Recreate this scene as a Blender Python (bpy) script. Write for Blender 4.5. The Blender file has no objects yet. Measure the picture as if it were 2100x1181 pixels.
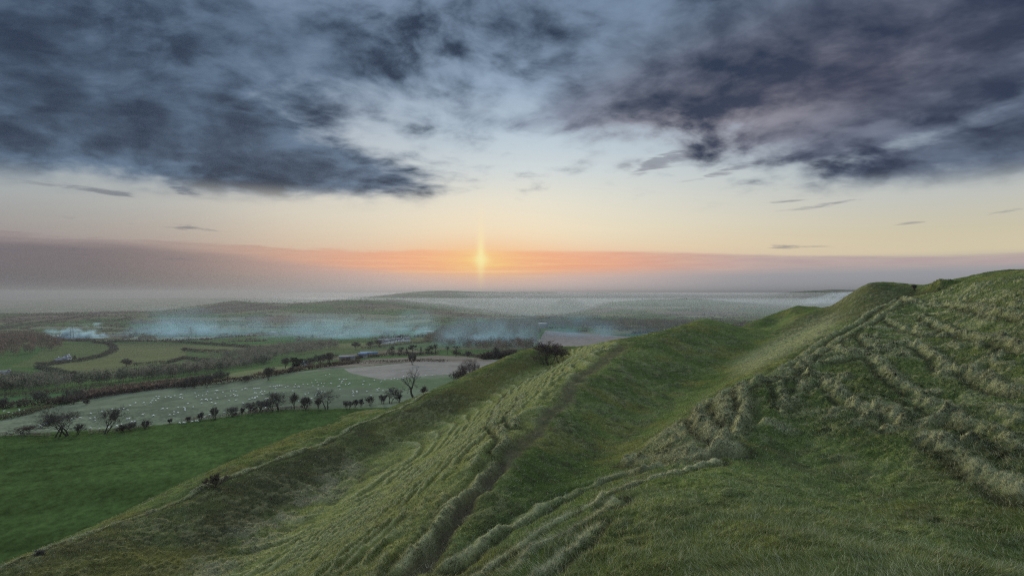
import bpy, math, random, time
import numpy as np
T0 = time.time()
random.seed(7)
RNG = np.random.default_rng(11)
# ------------------------------------------------------------------ survey
# The survey of the place is noted as bearings (px, py of a 2100 px wide level view, focal
# length F) and a distance y in metres; everything is turned into world metres below.
F = 1166.67; CX = 1050.0; HY = 603.0
SMOKE = True
HAZE = 0.00012; HAZE_COL = (0.19, 0.20, 0.215); HAZE_G = 0.45
SUN = 4.6; SUN_ANGLE = 24.0
LAMP_AZ = -22.0; LAMP_EL = 12.0
OVERHEAD_FILL = 1.3
EXPOSURE = 0.0
DENOISE = False
SC = bpy.context.scene
COL = SC.collection

def P(px, py, y):
    return np.array([(px - CX) / F * y, y, (HY - py) / F * y])

# ------------------------------------------------------------------ noise
def _h(ix, iy, seed):
    n = (ix.astype(np.int64) * 374761393 + iy.astype(np.int64) * 668265263 + seed * 974634777) & 0x7fffffff
    n = ((n ^ (n >> 13)) * 1274126177) & 0x7fffffff
    n = n ^ (n >> 16)
    return (n & 0xffff) / 65535.0

def vnoise(x, y, seed=0):
    x = np.asarray(x, float); y = np.asarray(y, float)
    ix = np.floor(x); iy = np.floor(y)
    fx = x - ix; fy = y - iy
    fx = fx * fx * fx * (fx * (fx * 6 - 15) + 10); fy = fy * fy * fy * (fy * (fy * 6 - 15) + 10)
    a = _h(ix, iy, seed); b = _h(ix + 1, iy, seed); c = _h(ix, iy + 1, seed); d = _h(ix + 1, iy + 1, seed)
    return (a + (b - a) * fx) * (1 - fy) + (c + (d - c) * fx) * fy

def fbm(x, y, oct=4, seed=0, gain=0.5):
    t = 0.0; a = 1.0; s = 0.0
    for o in range(oct):
        c, sn = math.cos(0.6 * o), math.sin(0.6 * o)
        t = t + a * vnoise((x * c - y * sn) * 2 ** o + 17.3 * o, (x * sn + y * c) * 2 ** o - 9.1 * o, seed + o)
        s += a; a *= gain
    return t / s

def smooth(a, b, x):
    t = np.clip((x - a) / (b - a), 0, 1)
    return t * t * (3 - 2 * t)

# ------------------------------------------------------------------ surfaces
class TPS:
    """thin plate surface of elevation slope over (u = x/y, v = log y)"""
    def __init__(self, pts, kv, lam=1e-4):
        p = np.array(pts, float)
        self.u = (p[:, 0] - CX) / F; self.v = np.log(p[:, 2]) * kv; self.kv = kv
        s = HY - p[:, 1]
        n = len(p)
        K = self._k(self.u[:, None] - self.u[None], self.v[:, None] - self.v[None])
        K += np.eye(n) * lam
        A = np.zeros((n + 3, n + 3)); A[:n, :n] = K
        A[:n, n] = 1; A[:n, n + 1] = self.u; A[:n, n + 2] = self.v
        A[n:, :n] = A[:n, n:].T
        self.w = np.linalg.solve(A, np.concatenate([s, [0, 0, 0]]))
    @staticmethod
    def _k(du, dv):
        r2 = du * du + dv * dv + 1e-12
        return 0.5 * r2 * np.log(r2)
    def s(self, u, ly):
        u = np.asarray(u, float); sh = np.broadcast(u, ly).shape
        u = np.broadcast_to(u, sh).ravel(); v = np.broadcast_to(ly, sh).ravel() * self.kv
        out = np.empty(len(u)); n = len(self.u)
        for i in range(0, len(u), 60000):
            uu = u[i:i + 60000, None]; vv = v[i:i + 60000, None]
            out[i:i + 60000] = self._k(uu - self.u, vv - self.v) @ self.w[:n] + self.w[n] + self.w[n + 1] * uu[:, 0] + self.w[n + 2] * vv[:, 0]
        return out.reshape(sh)
    def z(self, x, y):
        return self.s(x / y, np.log(y)) * y / F
    def hit(self, px, py, y0, y1, n=500):
        """first ground point seen along a bearing"""
        px = np.atleast_1d(np.asarray(px, float)); py = np.atleast_1d(np.asarray(py, float))
        ly = np.linspace(math.log(y0), math.log(y1), n)
        S = self.s(((px - CX) / F)[:, None], ly[None])
        ok = S >= (HY - py)[:, None]
        k = np.where(ok.any(1), ok.argmax(1), n - 1); k = np.clip(k, 1, n - 1)
        r = np.arange(len(px)); a = S[r, k - 1]; b = S[r, k]
        t = np.clip(((HY - py) - a) / np.where(abs(b - a) < 1e-9, 1e-9, b - a), 0, 1)
        y = np.exp(ly[k - 1] + t * (ly[k] - ly[k - 1]))
        return (px - CX) / F * y, y

def dens(line, n=4):
    """add in-between points on a surveyed line"""
    out = []
    for (a, b) in zip(line[:-1], line[1:]):
        for i in range(n):
            t = i / n
            out.append((a[0] + (b[0] - a[0]) * t, a[1] + (b[1] - a[1]) * t, math.exp(math.log(a[2]) * (1 - t) + math.log(b[2]) * t)))
    out.append(line[-1])
    return out

def world_line(pts):
    return [(CX + x / y * F, HY - z / y * F, y) for x, y, z in pts]

# --- the hill with its ramparts
B1 = [(-230, 1310, 42), (0, 1170, 60), (200, 1085, 72), (425, 997, 87), (620, 922, 110), (830, 828, 146), (950, 776, 168), (1050, 733, 186), (1130, 712, 200), (1210, 712, 214)]
D1 = [(60, 1330, 46), (300, 1181, 60), (560, 1055, 83), (760, 935, 113), (950, 843, 142), (1050, 785, 165), (1120, 745, 188)]
MID = [(640, 1181, 37), (830, 1000, 66), (1000, 868, 98), (1110, 775, 132), (1200, 716, 178)]
B2 = [(740, 1330, 21), (850, 1190, 28), (945, 1050, 39), (1040, 915, 54), (1110, 850, 72), (1180, 778, 96), (1285, 702, 148), (1360, 677, 170), (1440, 655, 187)]
B2r = [(1500, 664, 192), (1545, 672, 196)]
D2 = [(930, 1230, 25), (1000, 1130, 31), (1130, 1010, 47), (1280, 900, 71), (1400, 803, 106), (1490, 735, 142), (1560, 690, 168)]
B3 = [(1080, 1330, 13.5), (1150, 1181, 18), (1240, 1040, 27), (1330, 985, 34), (1480, 940, 41), (1525, 895, 48), (1535, 800, 66), (1560, 778, 72), (1650, 733, 92), (1750, 675, 122), (1850, 618, 160)]
B3b = [(1060, 1181, 21), (1150, 1075, 30), (1260, 1000, 40), (1350, 965, 44)]
SCF = [(1290, 945, 55), (1350, 890, 64), (1440, 825, 80), (1540, 760, 98), (1640, 700, 128)]
MND = [(1500, 1330, 11.5), (1500, 1181, 16), (1500, 1080, 21.5), (1500, 1000, 29), (1650, 1100, 19.8), (1800, 1181, 14.8)]
GUL = [(1540, 905, 47), (1620, 945, 43), (1760, 1015, 34), (1900, 1080, 27), (2100, 1150, 21.5), (2350, 1230, 17)]
R1 = [(2100, 1300, 11.5), (1950, 1181, 14.2), (2100, 1190, 15.5)]
RH = [(1640, 870, 54), (1800, 900, 46), (1950, 960, 36), (2100, 1010, 30), (2350, 1080, 23)]
RH2 = [(1640, 790, 72), (1750, 800, 66), (1900, 830, 57), (2100, 860, 45.5), (2350, 900, 36)]
RH3 = [(1700, 735, 88), (1800, 735, 86), (1950, 745, 77), (2100, 760, 62), (2350, 780, 50)]
RH4 = [(1790, 672, 122), (1900, 672, 112), (2000, 672, 98), (2100, 672, 82), (2350, 680, 66)]
RH5 = [(1890, 620, 158), (1960, 612, 146), (2030, 605, 128), (2100, 598, 108), (2350, 590, 86)]
DIP = [(1360, 705, 190), (1440, 690, 208), (1510, 690, 214), (1560, 676, 200)]
SKY = [(1530, 668, 236), (1560, 657, 236), (1600, 640, 236), (1635, 627, 236), (1665, 629, 234), (1695, 633, 230), (1712, 626, 222), (1730, 613, 214), (1755, 597, 200), (1785, 584, 196), (1815, 585, 194), (1845, 591, 190), (1880, 591, 188), (1905, 584, 184), (1930, 580, 178), (1950, 580, 172), (1985, 575, 158), (2040, 571, 146), (2100, 565, 134), (2250, 546, 118), (2400, 530, 105)]
HOLD = [(1640, 652, 205), (1690, 650, 200), (1600, 668, 205), (1722, 634, 196), (1590, 664, 222), (1650, 640, 222)]
FACE = [(1700, 655, 176), (1760, 625, 180), (1830, 625, 172)]
foot = world_line([(-84, 60, -47.5), (-82, 75, -47.5), (-79, 90, -47.5), (-77.5, 118, -47.3), (-76, 145, -47.0), (-72, 185, -47.2), (-67, 225, -47.5), (-40, 262, -54)])
outer = world_line([(-120, 60, -62), (-118, 90, -62), (-116, 145, -63), (-110, 225, -65), (-80, 290, -66)])
back = [(1100, 800, 250), (1300, 770, 240), (1440, 735, 235), (1560, 720, 250), (1680, 715, 260), (1790, 660, 250), (1900, 640, 240), (2100, 600, 200), (2400, 560, 165),
        (1100, 880, 310), (1440, 880, 310), (1790, 860, 320), (2100, 840, 320), (2500, 800, 320)]
hp = []
for L in (B1, D1, B2, D2, B3, SKY): hp += dens(L, 3)
for L in (MID, SCF, GUL, RH, RH2, RH3, RH4, RH5): hp += dens(L, 2)
hp += HOLD + [(848, 850, 190), (790, 868, 175), (800, 845, 205), (900, 850, 215), (720, 886, 165), (950, 880, 240), (1050, 840, 260)] + DIP + B3b + MND + R1 + FACE + foot + outer + back
HILL = TPS(hp, 0.55, 1e-7)

# --- the vale beyond
vp = []
def vz(px, y, z): vp.append((px, HY - z / y * F, y))
for y in (60, 100, 150):
    for px in (-500, 0, 400, 900, 1500, 2300): vz(px, y, -46.2)
for L in ([(-400, 893, 185), (0, 893, 185), (330, 869, 202), (450, 855, 213), (580, 840, 226), (700, 838, 228), (900, 838, 228), (1500, 838, 228), (2300, 838, 228)],
          [(-400, 862, 219), (0, 862, 219), (150, 832, 254), (330, 797, 304), (450, 779, 336), (560, 765, 362), (700, 752, 378), (860, 737, 425), (1020, 735, 430), (1500, 735, 430), (2300, 735, 430)],
          [(-300, 815, 292), (0, 813, 300), (250, 781, 400), (450, 763, 450), (600, 752, 480), (720, 742, 520), (900, 729, 580), (1010, 733, 560), (1500, 728, 600), (2300, 728, 600)],
          [(-300, 780, 460), (0, 775, 480), (200, 768, 510), (400, 752, 560), (560, 738, 620), (700, 727, 690), (900, 718, 740), (1100, 716, 760), (1500, 716, 760)],
          [(-300, 742, 640), (0, 740, 650), (130, 741, 720), (250, 732, 760), (400, 725, 800), (560, 718, 830), (700, 708, 900), (800, 703, 960), (950, 703, 980), (1110, 703, 950), (1300, 697, 960)],
          [(-300, 710, 830), (60, 712, 850), (250, 706, 1080), (400, 706, 1120), (560, 700, 1180), (760, 692, 1250), (880, 684, 1350), (1000, 690, 1200), (1115, 677, 1200), (1230, 684, 1150), (1350, 684, 1150)],
          [(-300, 690, 1300), (0, 688, 1350), (150, 690, 1400), (300, 688, 1450), (450, 688, 1500), (600, 684, 1550), (760, 678, 1700), (880, 672, 1750), (1000, 668, 1600), (1200, 666, 1650), (1350, 666, 1650)],
          [(-300, 645, 2450), (0, 643, 2500), (120, 645, 2400), (200, 641, 2700), (330, 637, 2900), (420, 625, 3000), (455, 619, 3050), (485, 617, 3050), (515, 619, 3100), (560, 620, 3250), (620, 620, 3400), (690, 617, 3550), (760, 615, 3650), (810, 616, 3750), (860, 622, 3850), (930, 629, 4000), (1000, 634, 4200)],
          [(-200, 664, 1900), (100, 664, 1850), (300, 660, 2000), (450, 652, 2200), (600, 648, 2400), (760, 645, 2600), (900, 648, 2500), (1000, 648, 2700), (1200, 648, 2700), (1400, 645, 2700), (1700, 645, 2700), (2200, 645, 2700)],
          [(-200, 660, 3400), (200, 655, 3600), (480, 640, 3900), (700, 634, 4600), (850, 640, 4900), (1000, 645, 5400)],
          [(850, 608, 6000), (920, 604, 6300), (980, 606, 6600), (1050, 601, 7100), (1150, 601, 7500), (1250, 600, 7900), (1330, 602, 8100)],
          [(1250, 620, 3900), (1300, 616, 3850), (1340, 614, 3800), (1420, 615, 3900), (1500, 620, 4100), (1600, 622, 4300)],
          [(1000, 632, 4600), (1080, 634, 4700), (1250, 634, 4700), (1450, 634, 4800), (1650, 630, 5000)],
          [(1600, 610, 5900), (1660, 602, 5950), (1720, 598, 6000), (1780, 602, 6000), (1850, 601, 6050), (1930, 606, 6050)],
          [(1600, 625, 4200), (1750, 620, 4300), (1900, 620, 4300)],
          [(1400, 610, 6500), (1550, 608, 6600)],
          [(-400, 640, 9000), (100, 625, 9000), (600, 615, 9000), (900, 612, 9000), (1200, 610, 9500), (1600, 608, 9500), (2300, 606, 9500)]):
    vp += dens(L, 2)
vp += [(1100, 636, 4380), (1235, 635, 4420), (970, 636, 4450), (1060, 637, 4450), (1170, 640, 4150), (1000, 628, 4450), (1010, 622, 4500), (1025, 628, 4550), (1135, 626, 4300), (1150, 616, 4350), (1165, 613, 4400), (1183, 617, 4400), (1205, 628, 4400)]
VALE = TPS(vp, 0.5, 1e-7)

def vale_z(x, y):
    z = VALE.z(x, y)
    far = smooth(700, 2000, y)
    z = z + far * (fbm(x / 420, y / 420, 4, 5) - 0.5) * 26 * smooth(1200, 3500, y) + (fbm(x / 60, y / 60, 3, 9) - 0.5) * 1.0
    return z

def ground(px, py):
    x, y = VALE.hit(px, py, 95, 7000, 700)
    return x, y, vale_z(x, y)

# ------------------------------------------------------------------ mesh helpers
def srgb(r, g, b):
    f = lambda c: (c / 12.92 if c <= .04045 else ((c + .055) / 1.055) ** 2.4)
    return tuple(f(v / 255.0) for v in (r, g, b))

def new_mesh(name, V, faces, mat=None, col=None, smooth_=False):
    """V Nx3; faces: array Mx3 / Mx4 or list of arrays"""
    me = bpy.data.meshes.new(name)
    fl = faces if isinstance(faces, list) else [faces]
    fl = [np.asarray(f, np.int32) for f in fl if len(f)]
    V = np.asarray(V, np.float32)
    me.vertices.add(len(V)); me.vertices.foreach_set('co', V.ravel())
    nl = sum(f.size for f in fl); nf = sum(len(f) for f in fl)
    me.loops.add(nl); me.polygons.add(nf)
    me.loops.foreach_set('vertex_index', np.concatenate([f.ravel() for f in fl]))
    tot = np.concatenate([np.full(len(f), f.shape[1], np.int32) for f in fl])
    st = np.concatenate([[0], np.cumsum(tot)[:-1]]).astype(np.int32)
    me.polygons.foreach_set('loop_start', st)
    if smooth_: me.polygons.foreach_set('use_smooth', np.ones(nf, bool))
    me.update(calc_edges=True)
    if col is not None:
        a = me.color_attributes.new('tint', 'FLOAT_COLOR', 'POINT')
        c = np.ones((len(V), 4), np.float32); c[:, :3] = col
        a.data.foreach_set('color', c.ravel())
    if mat: me.materials.append(mat)
    return me

def obj(name, me, parent=None, loc=None):
    o = bpy.data.objects.new(name, me); COL.objects.link(o)
    if parent: o.parent = parent
    if loc is not None: o.location = [float(v) for v in loc]
    return o

def tag(o, label=None, cat=None, group=None, kind=None):
    if label: o['label'] = label
    if cat: o['category'] = cat
    if group: o['group'] = group
    if kind: o['kind'] = kind
    return o

def empty(name, loc, rz=0.0):
    o = bpy.data.objects.new(name, None); COL.objects.link(o)
    o.location = [float(v) for v in loc]; o.rotation_euler = (0, 0, rz); o.empty_display_size = 1
    return o

class MB:
    """collects boxes, bars and tubes as one mesh"""
    def __init__(s): s.v = []; s.f = []; s.n = 0
    def add(s, v, f):
        s.v.append(np.asarray(v, float)); s.f.append(np.asarray(f, np.int32) + s.n); s.n += len(v)
    def box(s, c, d, rz=0):
        x, y, z = np.array(d) / 2
        v = np.array([[-x, -y, -z], [x, -y, -z], [x, y, -z], [-x, y, -z], [-x, -y, z], [x, -y, z], [x, y, z], [-x, y, z]])
        if rz:
            cs, sn = math.cos(rz), math.sin(rz); v[:, :2] = v[:, :2] @ np.array([[cs, sn], [-sn, cs]])
        s.add(v + np.array(c), [[0, 3, 2, 1], [4, 5, 6, 7], [0, 1, 5, 4], [1, 2, 6, 5], [2, 3, 7, 6], [3, 0, 4, 7]])
    def tube(s, pts, rad, n=4):
        pts = np.asarray(pts, float); k = len(pts)
        d = np.gradient(pts, axis=0); d /= np.linalg.norm(d, axis=1)[:, None] + 1e-9
        a = np.cross(d, [0.31, 0.17, 0.93]); a /= np.linalg.norm(a, axis=1)[:, None] + 1e-9
        b = np.cross(d, a)
        th = np.arange(n) * 2 * math.pi / n
        r = np.asarray(rad, float)[:, None, None]
        v = pts[:, None] + r * (np.cos(th)[None, :, None] * a[:, None] + np.sin(th)[None, :, None] * b[:, None])
        i = np.arange(k - 1)[:, None] * n; j = np.arange(n)[None]; j2 = (j + 1) % n
        f = np.stack([i + j, i + j2, i + n + j2, i + n + j], -1).reshape(-1, 4)
        s.add(v.reshape(-1, 3), f)
    def bar(s, a, b, w): s.tube([a, b], [w, w], 4)
    def mesh(s, name, mat, smooth_=False, col=None):
        q = [f for f in s.f if f.shape[1] == 4]; t = [f for f in s.f if f.shape[1] == 3]
        fl = []
        if q: fl.append(np.concatenate(q))
        if t: fl.append(np.concatenate(t))
        return new_mesh(name, np.concatenate(s.v), fl, mat, col, smooth_)

# ------------------------------------------------------------------ materials
class NT:
    def __init__(s, tree): s.t = tree; s.l = tree.links
    def n(s, kind, **kw):
        nd = s.t.nodes.new(kind)
        for k, v in kw.items(): setattr(nd, k, v)
        return nd
    def put(s, sock, v):
        if hasattr(v, 'is_output'): s.l.new(v, sock)
        else: sock.default_value = v
    def m(s, op, a, b=0.0, c=0.0, clamp=False):
        nd = s.n('ShaderNodeMath', operation=op, use_clamp=clamp)
        s.put(nd.inputs[0], a); s.put(nd.inputs[1], b); s.put(nd.inputs[2], c)
        return nd.outputs[0]
    def vm(s, op, a, b=(0, 0, 0)):
        nd = s.n('ShaderNodeVectorMath', operation=op); s.put(nd.inputs[0], a)
        if op == 'SCALE': s.put(nd.inputs['Scale'], b)
        else: s.put(nd.inputs[1], b)
        return nd.outputs[0]
    def xyz(s, x, y, z=0.0):
        nd = s.n('ShaderNodeCombineXYZ'); s.put(nd.inputs[0], x); s.put(nd.inputs[1], y); s.put(nd.inputs[2], z); return nd.outputs[0]
    def sep(s, v):
        nd = s.n('ShaderNodeSeparateXYZ'); s.put(nd.inputs[0], v); return nd.outputs
    def noise(s, vec, scale, detail=4, rough=0.5, dist=0.0, out=0):
        nd = s.n('ShaderNodeTexNoise'); s.put(nd.inputs['Vector'], vec); nd.inputs['Scale'].default_value = scale
        nd.inputs['Detail'].default_value = detail; nd.inputs['Roughness'].default_value = rough; nd.inputs['Distortion'].default_value = dist
        return nd.outputs[out]
    def mix(s, f, a, b, blend='MIX'):
        nd = s.n('ShaderNodeMix', data_type='RGBA', blend_type=blend)
        s.put(nd.inputs[0], f)
        for sock, v in ((nd.inputs[6], a), (nd.inputs[7], b)):
            if isinstance(v, tuple) and len(v) == 3: v = (*v, 1.0)
            s.put(sock, v)
        return nd.outputs[2]
    def ramp(s, f, stops, interp='LINEAR'):
        nd = s.n('ShaderNodeValToRGB'); cr = nd.color_ramp; cr.interpolation = interp
        while len(cr.elements) < len(stops): cr.elements.new(0.5)
        for e, (p, c) in zip(cr.elements, stops):
            e.position = p; e.color = (*c, 1.0) if len(c) == 3 else c
        s.put(nd.inputs[0], f); return nd.outputs[0]
    def sstep(s, a, b, x):
        nd = s.n('ShaderNodeMapRange', interpolation_type='SMOOTHSTEP'); s.put(nd.inputs[0], x)
        nd.inputs[1].default_value = a; nd.inputs[2].default_value = b; nd.inputs[3].default_value = 0; nd.inputs[4].default_value = 1
        return nd.outputs[0]

def material(name):
    m = bpy.data.materials.new(name); m.use_nodes = True
    t = NT(m.node_tree); b = m.node_tree.nodes['Principled BSDF']
    b.inputs['Specular IOR Level'].default_value = 0.1; b.inputs['Roughness'].default_value = 0.95
    return m, t, b

def tint_mat(name, nscale=0.0, namt=0.3, bump=0.0, bscale=2.0, translucent=0.0):
    m, t, b = material(name)
    a = t.n('ShaderNodeAttribute', attribute_name='tint')
    c = a.outputs['Color']
    geo = t.n('ShaderNodeNewGeometry')
    if nscale:
        f = t.noise(geo.outputs['Position'], nscale, 6, 0.65)
        f = t.m('ADD', t.m('MULTIPLY', t.m('SUBTRACT', f, 0.5), namt * 2), 1.0)
        c = t.vm('SCALE', c, f)
    t.put(b.inputs['Base Color'], c)
    if bump:
        bn = t.n('ShaderNodeBump'); bn.inputs['Strength'].default_value = bump; bn.inputs['Distance'].default_value = 0.1
        t.put(bn.inputs['Height'], t.noise(geo.outputs['Position'], bscale, 5, 0.7)); t.put(b.inputs['Normal'], bn.outputs[0])
    return m

def plain_mat(name, rgb, nscale=3.0, namt=0.2, rough=0.9):
    m, t, b = material(name)
    geo = t.n('ShaderNodeTexCoord')
    f = t.noise(geo.outputs['Object'], nscale, 4, 0.6)
    f = t.m('ADD', t.m('MULTIPLY', t.m('SUBTRACT', f, 0.5), namt * 2), 1.0)
    c = t.vm('SCALE', rgb, f); t.put(b.inputs['Base Color'], c); b.inputs['Roughness'].default_value = rough
    return m

M_HILL = tint_mat('rough_turf', 6.0, 0.35, 0.6, 5.0)
M_VALE = tint_mat('pasture', 0.35, 0.22, 0.3, 0.8)
for m_ in (M_HILL, M_VALE): m_.node_tree.nodes['Principled BSDF'].inputs['Specular IOR Level'].default_value = 0.0
def blade_mat():
    m, t, b = material('grass_blade')
    out = [n for n in m.node_tree.nodes if n.type == 'OUTPUT_MATERIAL'][0]; m.node_tree.nodes.remove(b)
    a = t.n('ShaderNodeAttribute', attribute_name='tint'); s = t.n('ShaderNodeAttribute', attribute_name='sward')
    d = t.n('ShaderNodeBsdfDiffuse'); t.put(d.inputs['Color'], a.outputs['Color']); t.put(d.inputs['Normal'], s.outputs['Vector'])
    tr = t.n('ShaderNodeBsdfTranslucent'); t.put(tr.inputs['Color'], a.outputs['Color'])
    mx = t.n('ShaderNodeMixShader'); mx.inputs[0].default_value = 0.15
    t.l.new(d.outputs[0], mx.inputs[1]); t.l.new(tr.outputs[0], mx.inputs[2]); t.l.new(mx.outputs[0], out.inputs['Surface'])
    return m
M_BLADE = blade_mat()
M_BARK = plain_mat('bark', (0.05, 0.043, 0.038), 2.0, 0.3)
M_TWIG = plain_mat('twigs', (0.10, 0.09, 0.08), 1.0, 0.3)
M_TWIG2 = plain_mat('red_twigs', (0.095, 0.068, 0.058), 1.0, 0.3)
M_EVER = tint_mat('evergreen_leaf')
def brush_mat():
    m, t, b = material('brushwood')
    out = [n for n in m.node_tree.nodes if n.type == 'OUTPUT_MATERIAL'][0]; m.node_tree.nodes.remove(b)
    a = t.n('ShaderNodeAttribute', attribute_name='tint'); d = t.n('ShaderNodeBsdfDiffuse'); tr = t.n('ShaderNodeBsdfTranslucent')
    t.put(d.inputs['Color'], a.outputs['Color']); t.put(tr.inputs['Color'], a.outputs['Color'])
    mx = t.n('ShaderNodeMixShader'); mx.inputs[0].default_value = 0.5
    t.l.new(d.outputs[0], mx.inputs[1]); t.l.new(tr.outputs[0], mx.inputs[2]); t.l.new(mx.outputs[0], out.inputs['Surface'])
    return m
M_BRUSH = brush_mat()
M_WOOL = plain_mat('wool', (0.82, 0.80, 0.74), 8.0, 0.12)
M_WHITE = plain_mat('limewash', (0.78, 0.78, 0.76), 1.0, 0.08)
M_ROOF = plain_mat('slate', (0.12, 0.13, 0.15), 1.5, 0.25)
M_PALEROOF = plain_mat('sheet_roof', (0.30, 0.32, 0.34), 0.6, 0.15, 0.9)
M_BLUEROOF = plain_mat('blue_sheet_roof', (0.08, 0.13, 0.20), 0.6, 0.15, 0.9)
M_STONE = plain_mat('stone_wall', (0.34, 0.31, 0.27), 1.5, 0.2)
M_GLASS = plain_mat('window_glass', (0.03, 0.035, 0.04), 1.0, 0.1, 0.15)
M_STEEL = plain_mat('galvanised_steel', (0.22, 0.23, 0.24), 1.0, 0.15, 0.5)
M_WOOD = plain_mat('weathered_wood', (0.34, 0.32, 0.29), 2.0, 0.25)

# ------------------------------------------------------------------ the hill surface
def seg_dist(x, y, line):
    """distance to a polyline, signed side, and arc length"""
    best = np.full(x.shape, 1e9); side = np.zeros(x.shape); arc = np.zeros(x.shape); acc = 0.0
    for (x0, y0), (x1, y1) in zip(line[:-1], line[1:]):
        dx, dy = x1 - x0, y1 - y0; L = math.hypot(dx, dy) + 1e-9
        t = np.clip(((x - x0) * dx + (y - y0) * dy) / L ** 2, 0, 1)
        qx = x - x0 - t * dx; qy = y - y0 - t * dy
        d = np.hypot(qx, qy); m = d < best
        best = np.where(m, d, best); side = np.where(m, np.sign(dx * qy - dy * qx), side); arc = np.where(m, acc + t * L, arc)
        acc += L
    return best, side, arc

def hill_line(pix):
    p = []
    for a, b in zip(pix[:-1], pix[1:]):
        for i in range(4): p.append((a[0] + (b[0] - a[0]) * i / 4, a[1] + (b[1] - a[1]) * i / 4))
    p.append(pix[-1]); p = np.array(p, float)
    x, y = HILL.hit(p[:, 0], p[:, 1], 9, 215, 500)
    return list(zip(x, y))

PATH = hill_line([(840, 1185), (900, 1110), (960, 1030), (1010, 972), (1055, 925), (1095, 885), (1130, 850), (1170, 800), (1205, 760), (1240, 738), (1278, 708)])
# tussock banks: line, width m, height m
BANKS = []
def bank(w, h, pale, pix): BANKS.append((hill_line(pix), w, h, pale, max(p[0] for p in pix) < 1495 and max(p[1] for p in pix) > 1000 and min(p[0] for p in pix) > 500))
bank(0.55, 0.75, 0.45, [(830, 1170), (890, 1095), (950, 1018), (985, 985), (1020, 945)])
bank(0.5, 0.6, 0.5, [(905, 1160), (1000, 1098), (1100, 1052), (1190, 1008), (1270, 980), (1340, 962), (1480, 928)])
bank(0.5, 0.45, 0.8, [(960, 1190), (1060, 1118), (1150, 1072), (1240, 1016), (1310, 990), (1460, 944)])
bank(0.45, 0.5, 0.7, [(1035, 1185), (1080, 1140), (1130, 1108), (1215, 1062), (1245, 1030)])
bank(0.35, 0.35, 0.8, [(1110, 1190), (1160, 1150), (1200, 1125), (1235, 1080)])
bank(0.7, 0.8, 0.75, [(1290, 945), (1340, 944), (1400, 940), (1450, 930), (1520, 925)])
bank(0.7, 0.9, 0.75, [(1428, 850), (1450, 872), (1475, 895), (1495, 905), (1485, 925)])
bank(0.6, 0.7, 0.75, [(1425, 852), (1440, 832), (1465, 822), (1490, 805), (1530, 785)])
bank(0.7, 0.6, 0.75, [(1475, 822), (1490, 845), (1510, 868), (1520, 880)])
bank(0.6, 0.8, 0.7, [(1520, 800), (1530, 830), (1533, 860), (1515, 895)])
bank(0.8, 0.8, 0.6, [(1530, 795), (1560, 776), (1600, 757), (1640, 735), (1690, 700), (1740, 672), (1790, 640), (1835, 615)])
bank(0.8, 0.6, 0.7, [(1560, 785), (1610, 765), (1660, 735), (1700, 712), (1760, 675), (1820, 640), (1860, 610)])
bank(0.9, 0.7, 0.7, [(1820, 655), (1860, 680), (1905, 690), (1955, 688)])
bank(0.9, 0.8, 0.8, [(1900, 655), (1950, 680), (1990, 690), (2040, 697), (2110, 720)])
bank(0.8, 0.8, 0.8, [(1772, 690), (1790, 715), (1805, 725)])
bank(0.9, 0.9, 0.8, [(1815, 715), (1850, 705), (1895, 715), (1930, 740), (1945, 765), (1990, 765), (2030, 790), (2070, 800), (2110, 808)])
bank(0.9, 0.8, 0.8, [(1690, 745), (1740, 735), (1790, 735), (1815, 755), (1830, 780), (1870, 800), (1890, 815)])
bank(0.7, 0.6, 0.6, [(1600, 790), (1605, 810), (1605, 840)])
bank(0.7, 0.7, 0.6, [(1640, 750), (1660, 775), (1650, 800), (1625, 825)])
bank(0.8, 0.9, 0.85, [(1690, 790), (1725, 805), (1740, 830), (1790, 850), (1840, 858), (1860, 880)])
bank(0.9, 0.8, 0.75, [(1860, 825), (1910, 835), (1960, 862), (2010, 885), (2060, 900), (2110, 935)])
bank(0.7, 0.6, 0.8, [(1925, 920), (1960, 935), (1985, 955), (2010, 975), (2050, 985), (2110, 1025)])
bank(0.6, 0.5, 0.7, [(1780, 870), (1810, 880), (1840, 895)])
bank(1.0, 0.7, 0.6, [(1850, 610), (1900, 625), (1960, 625), (2040, 640), (2110, 650)])
bank(0.5, 0.5, 0.6, [(1015, 850), (1012, 880), (1040, 908), (1020, 925)])
bank(0.5, 0.35, 0.55, [(1260, 712), (1200, 735), (1130, 770), (1075, 805), (1055, 840), (1050, 875)])
bank(0.5, 0.35, 0.55, [(1240, 712), (1150, 745), (1080, 780), (1035, 815), (1015, 850)])
bank(3.2, 2.4, 0.0, [(1908, 588), (1925, 585), (1942, 585)])
bank(0.6, 0.25, 0.9, [(0, 1171), (200, 1086), (425, 998), (620, 923), (830, 829), (880, 805)])

def region(x, y, pix, soft):
    """soft mask of a patch outlined on the hill"""
    L = hill_line(pix + [pix[0]])
    inside = pip(x, y, L)
    d, _, _ = seg_dist(x, y, L)
    return np.clip(0.5 + np.where(inside, d, -d) / (2 * soft), 0, 1)

def pip(x, y, poly):
    c = np.zeros(x.shape, bool); n = len(poly)
    for i in range(n):
        x0, y0 = poly[i]; x1, y1 = poly[(i + 1) % n]
        if y0 == y1: continue
        c ^= ((y0 > y) != (y1 > y)) & (x < (x1 - x0) * (y - y0) / (y1 - y0) + x0)
    return c

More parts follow.
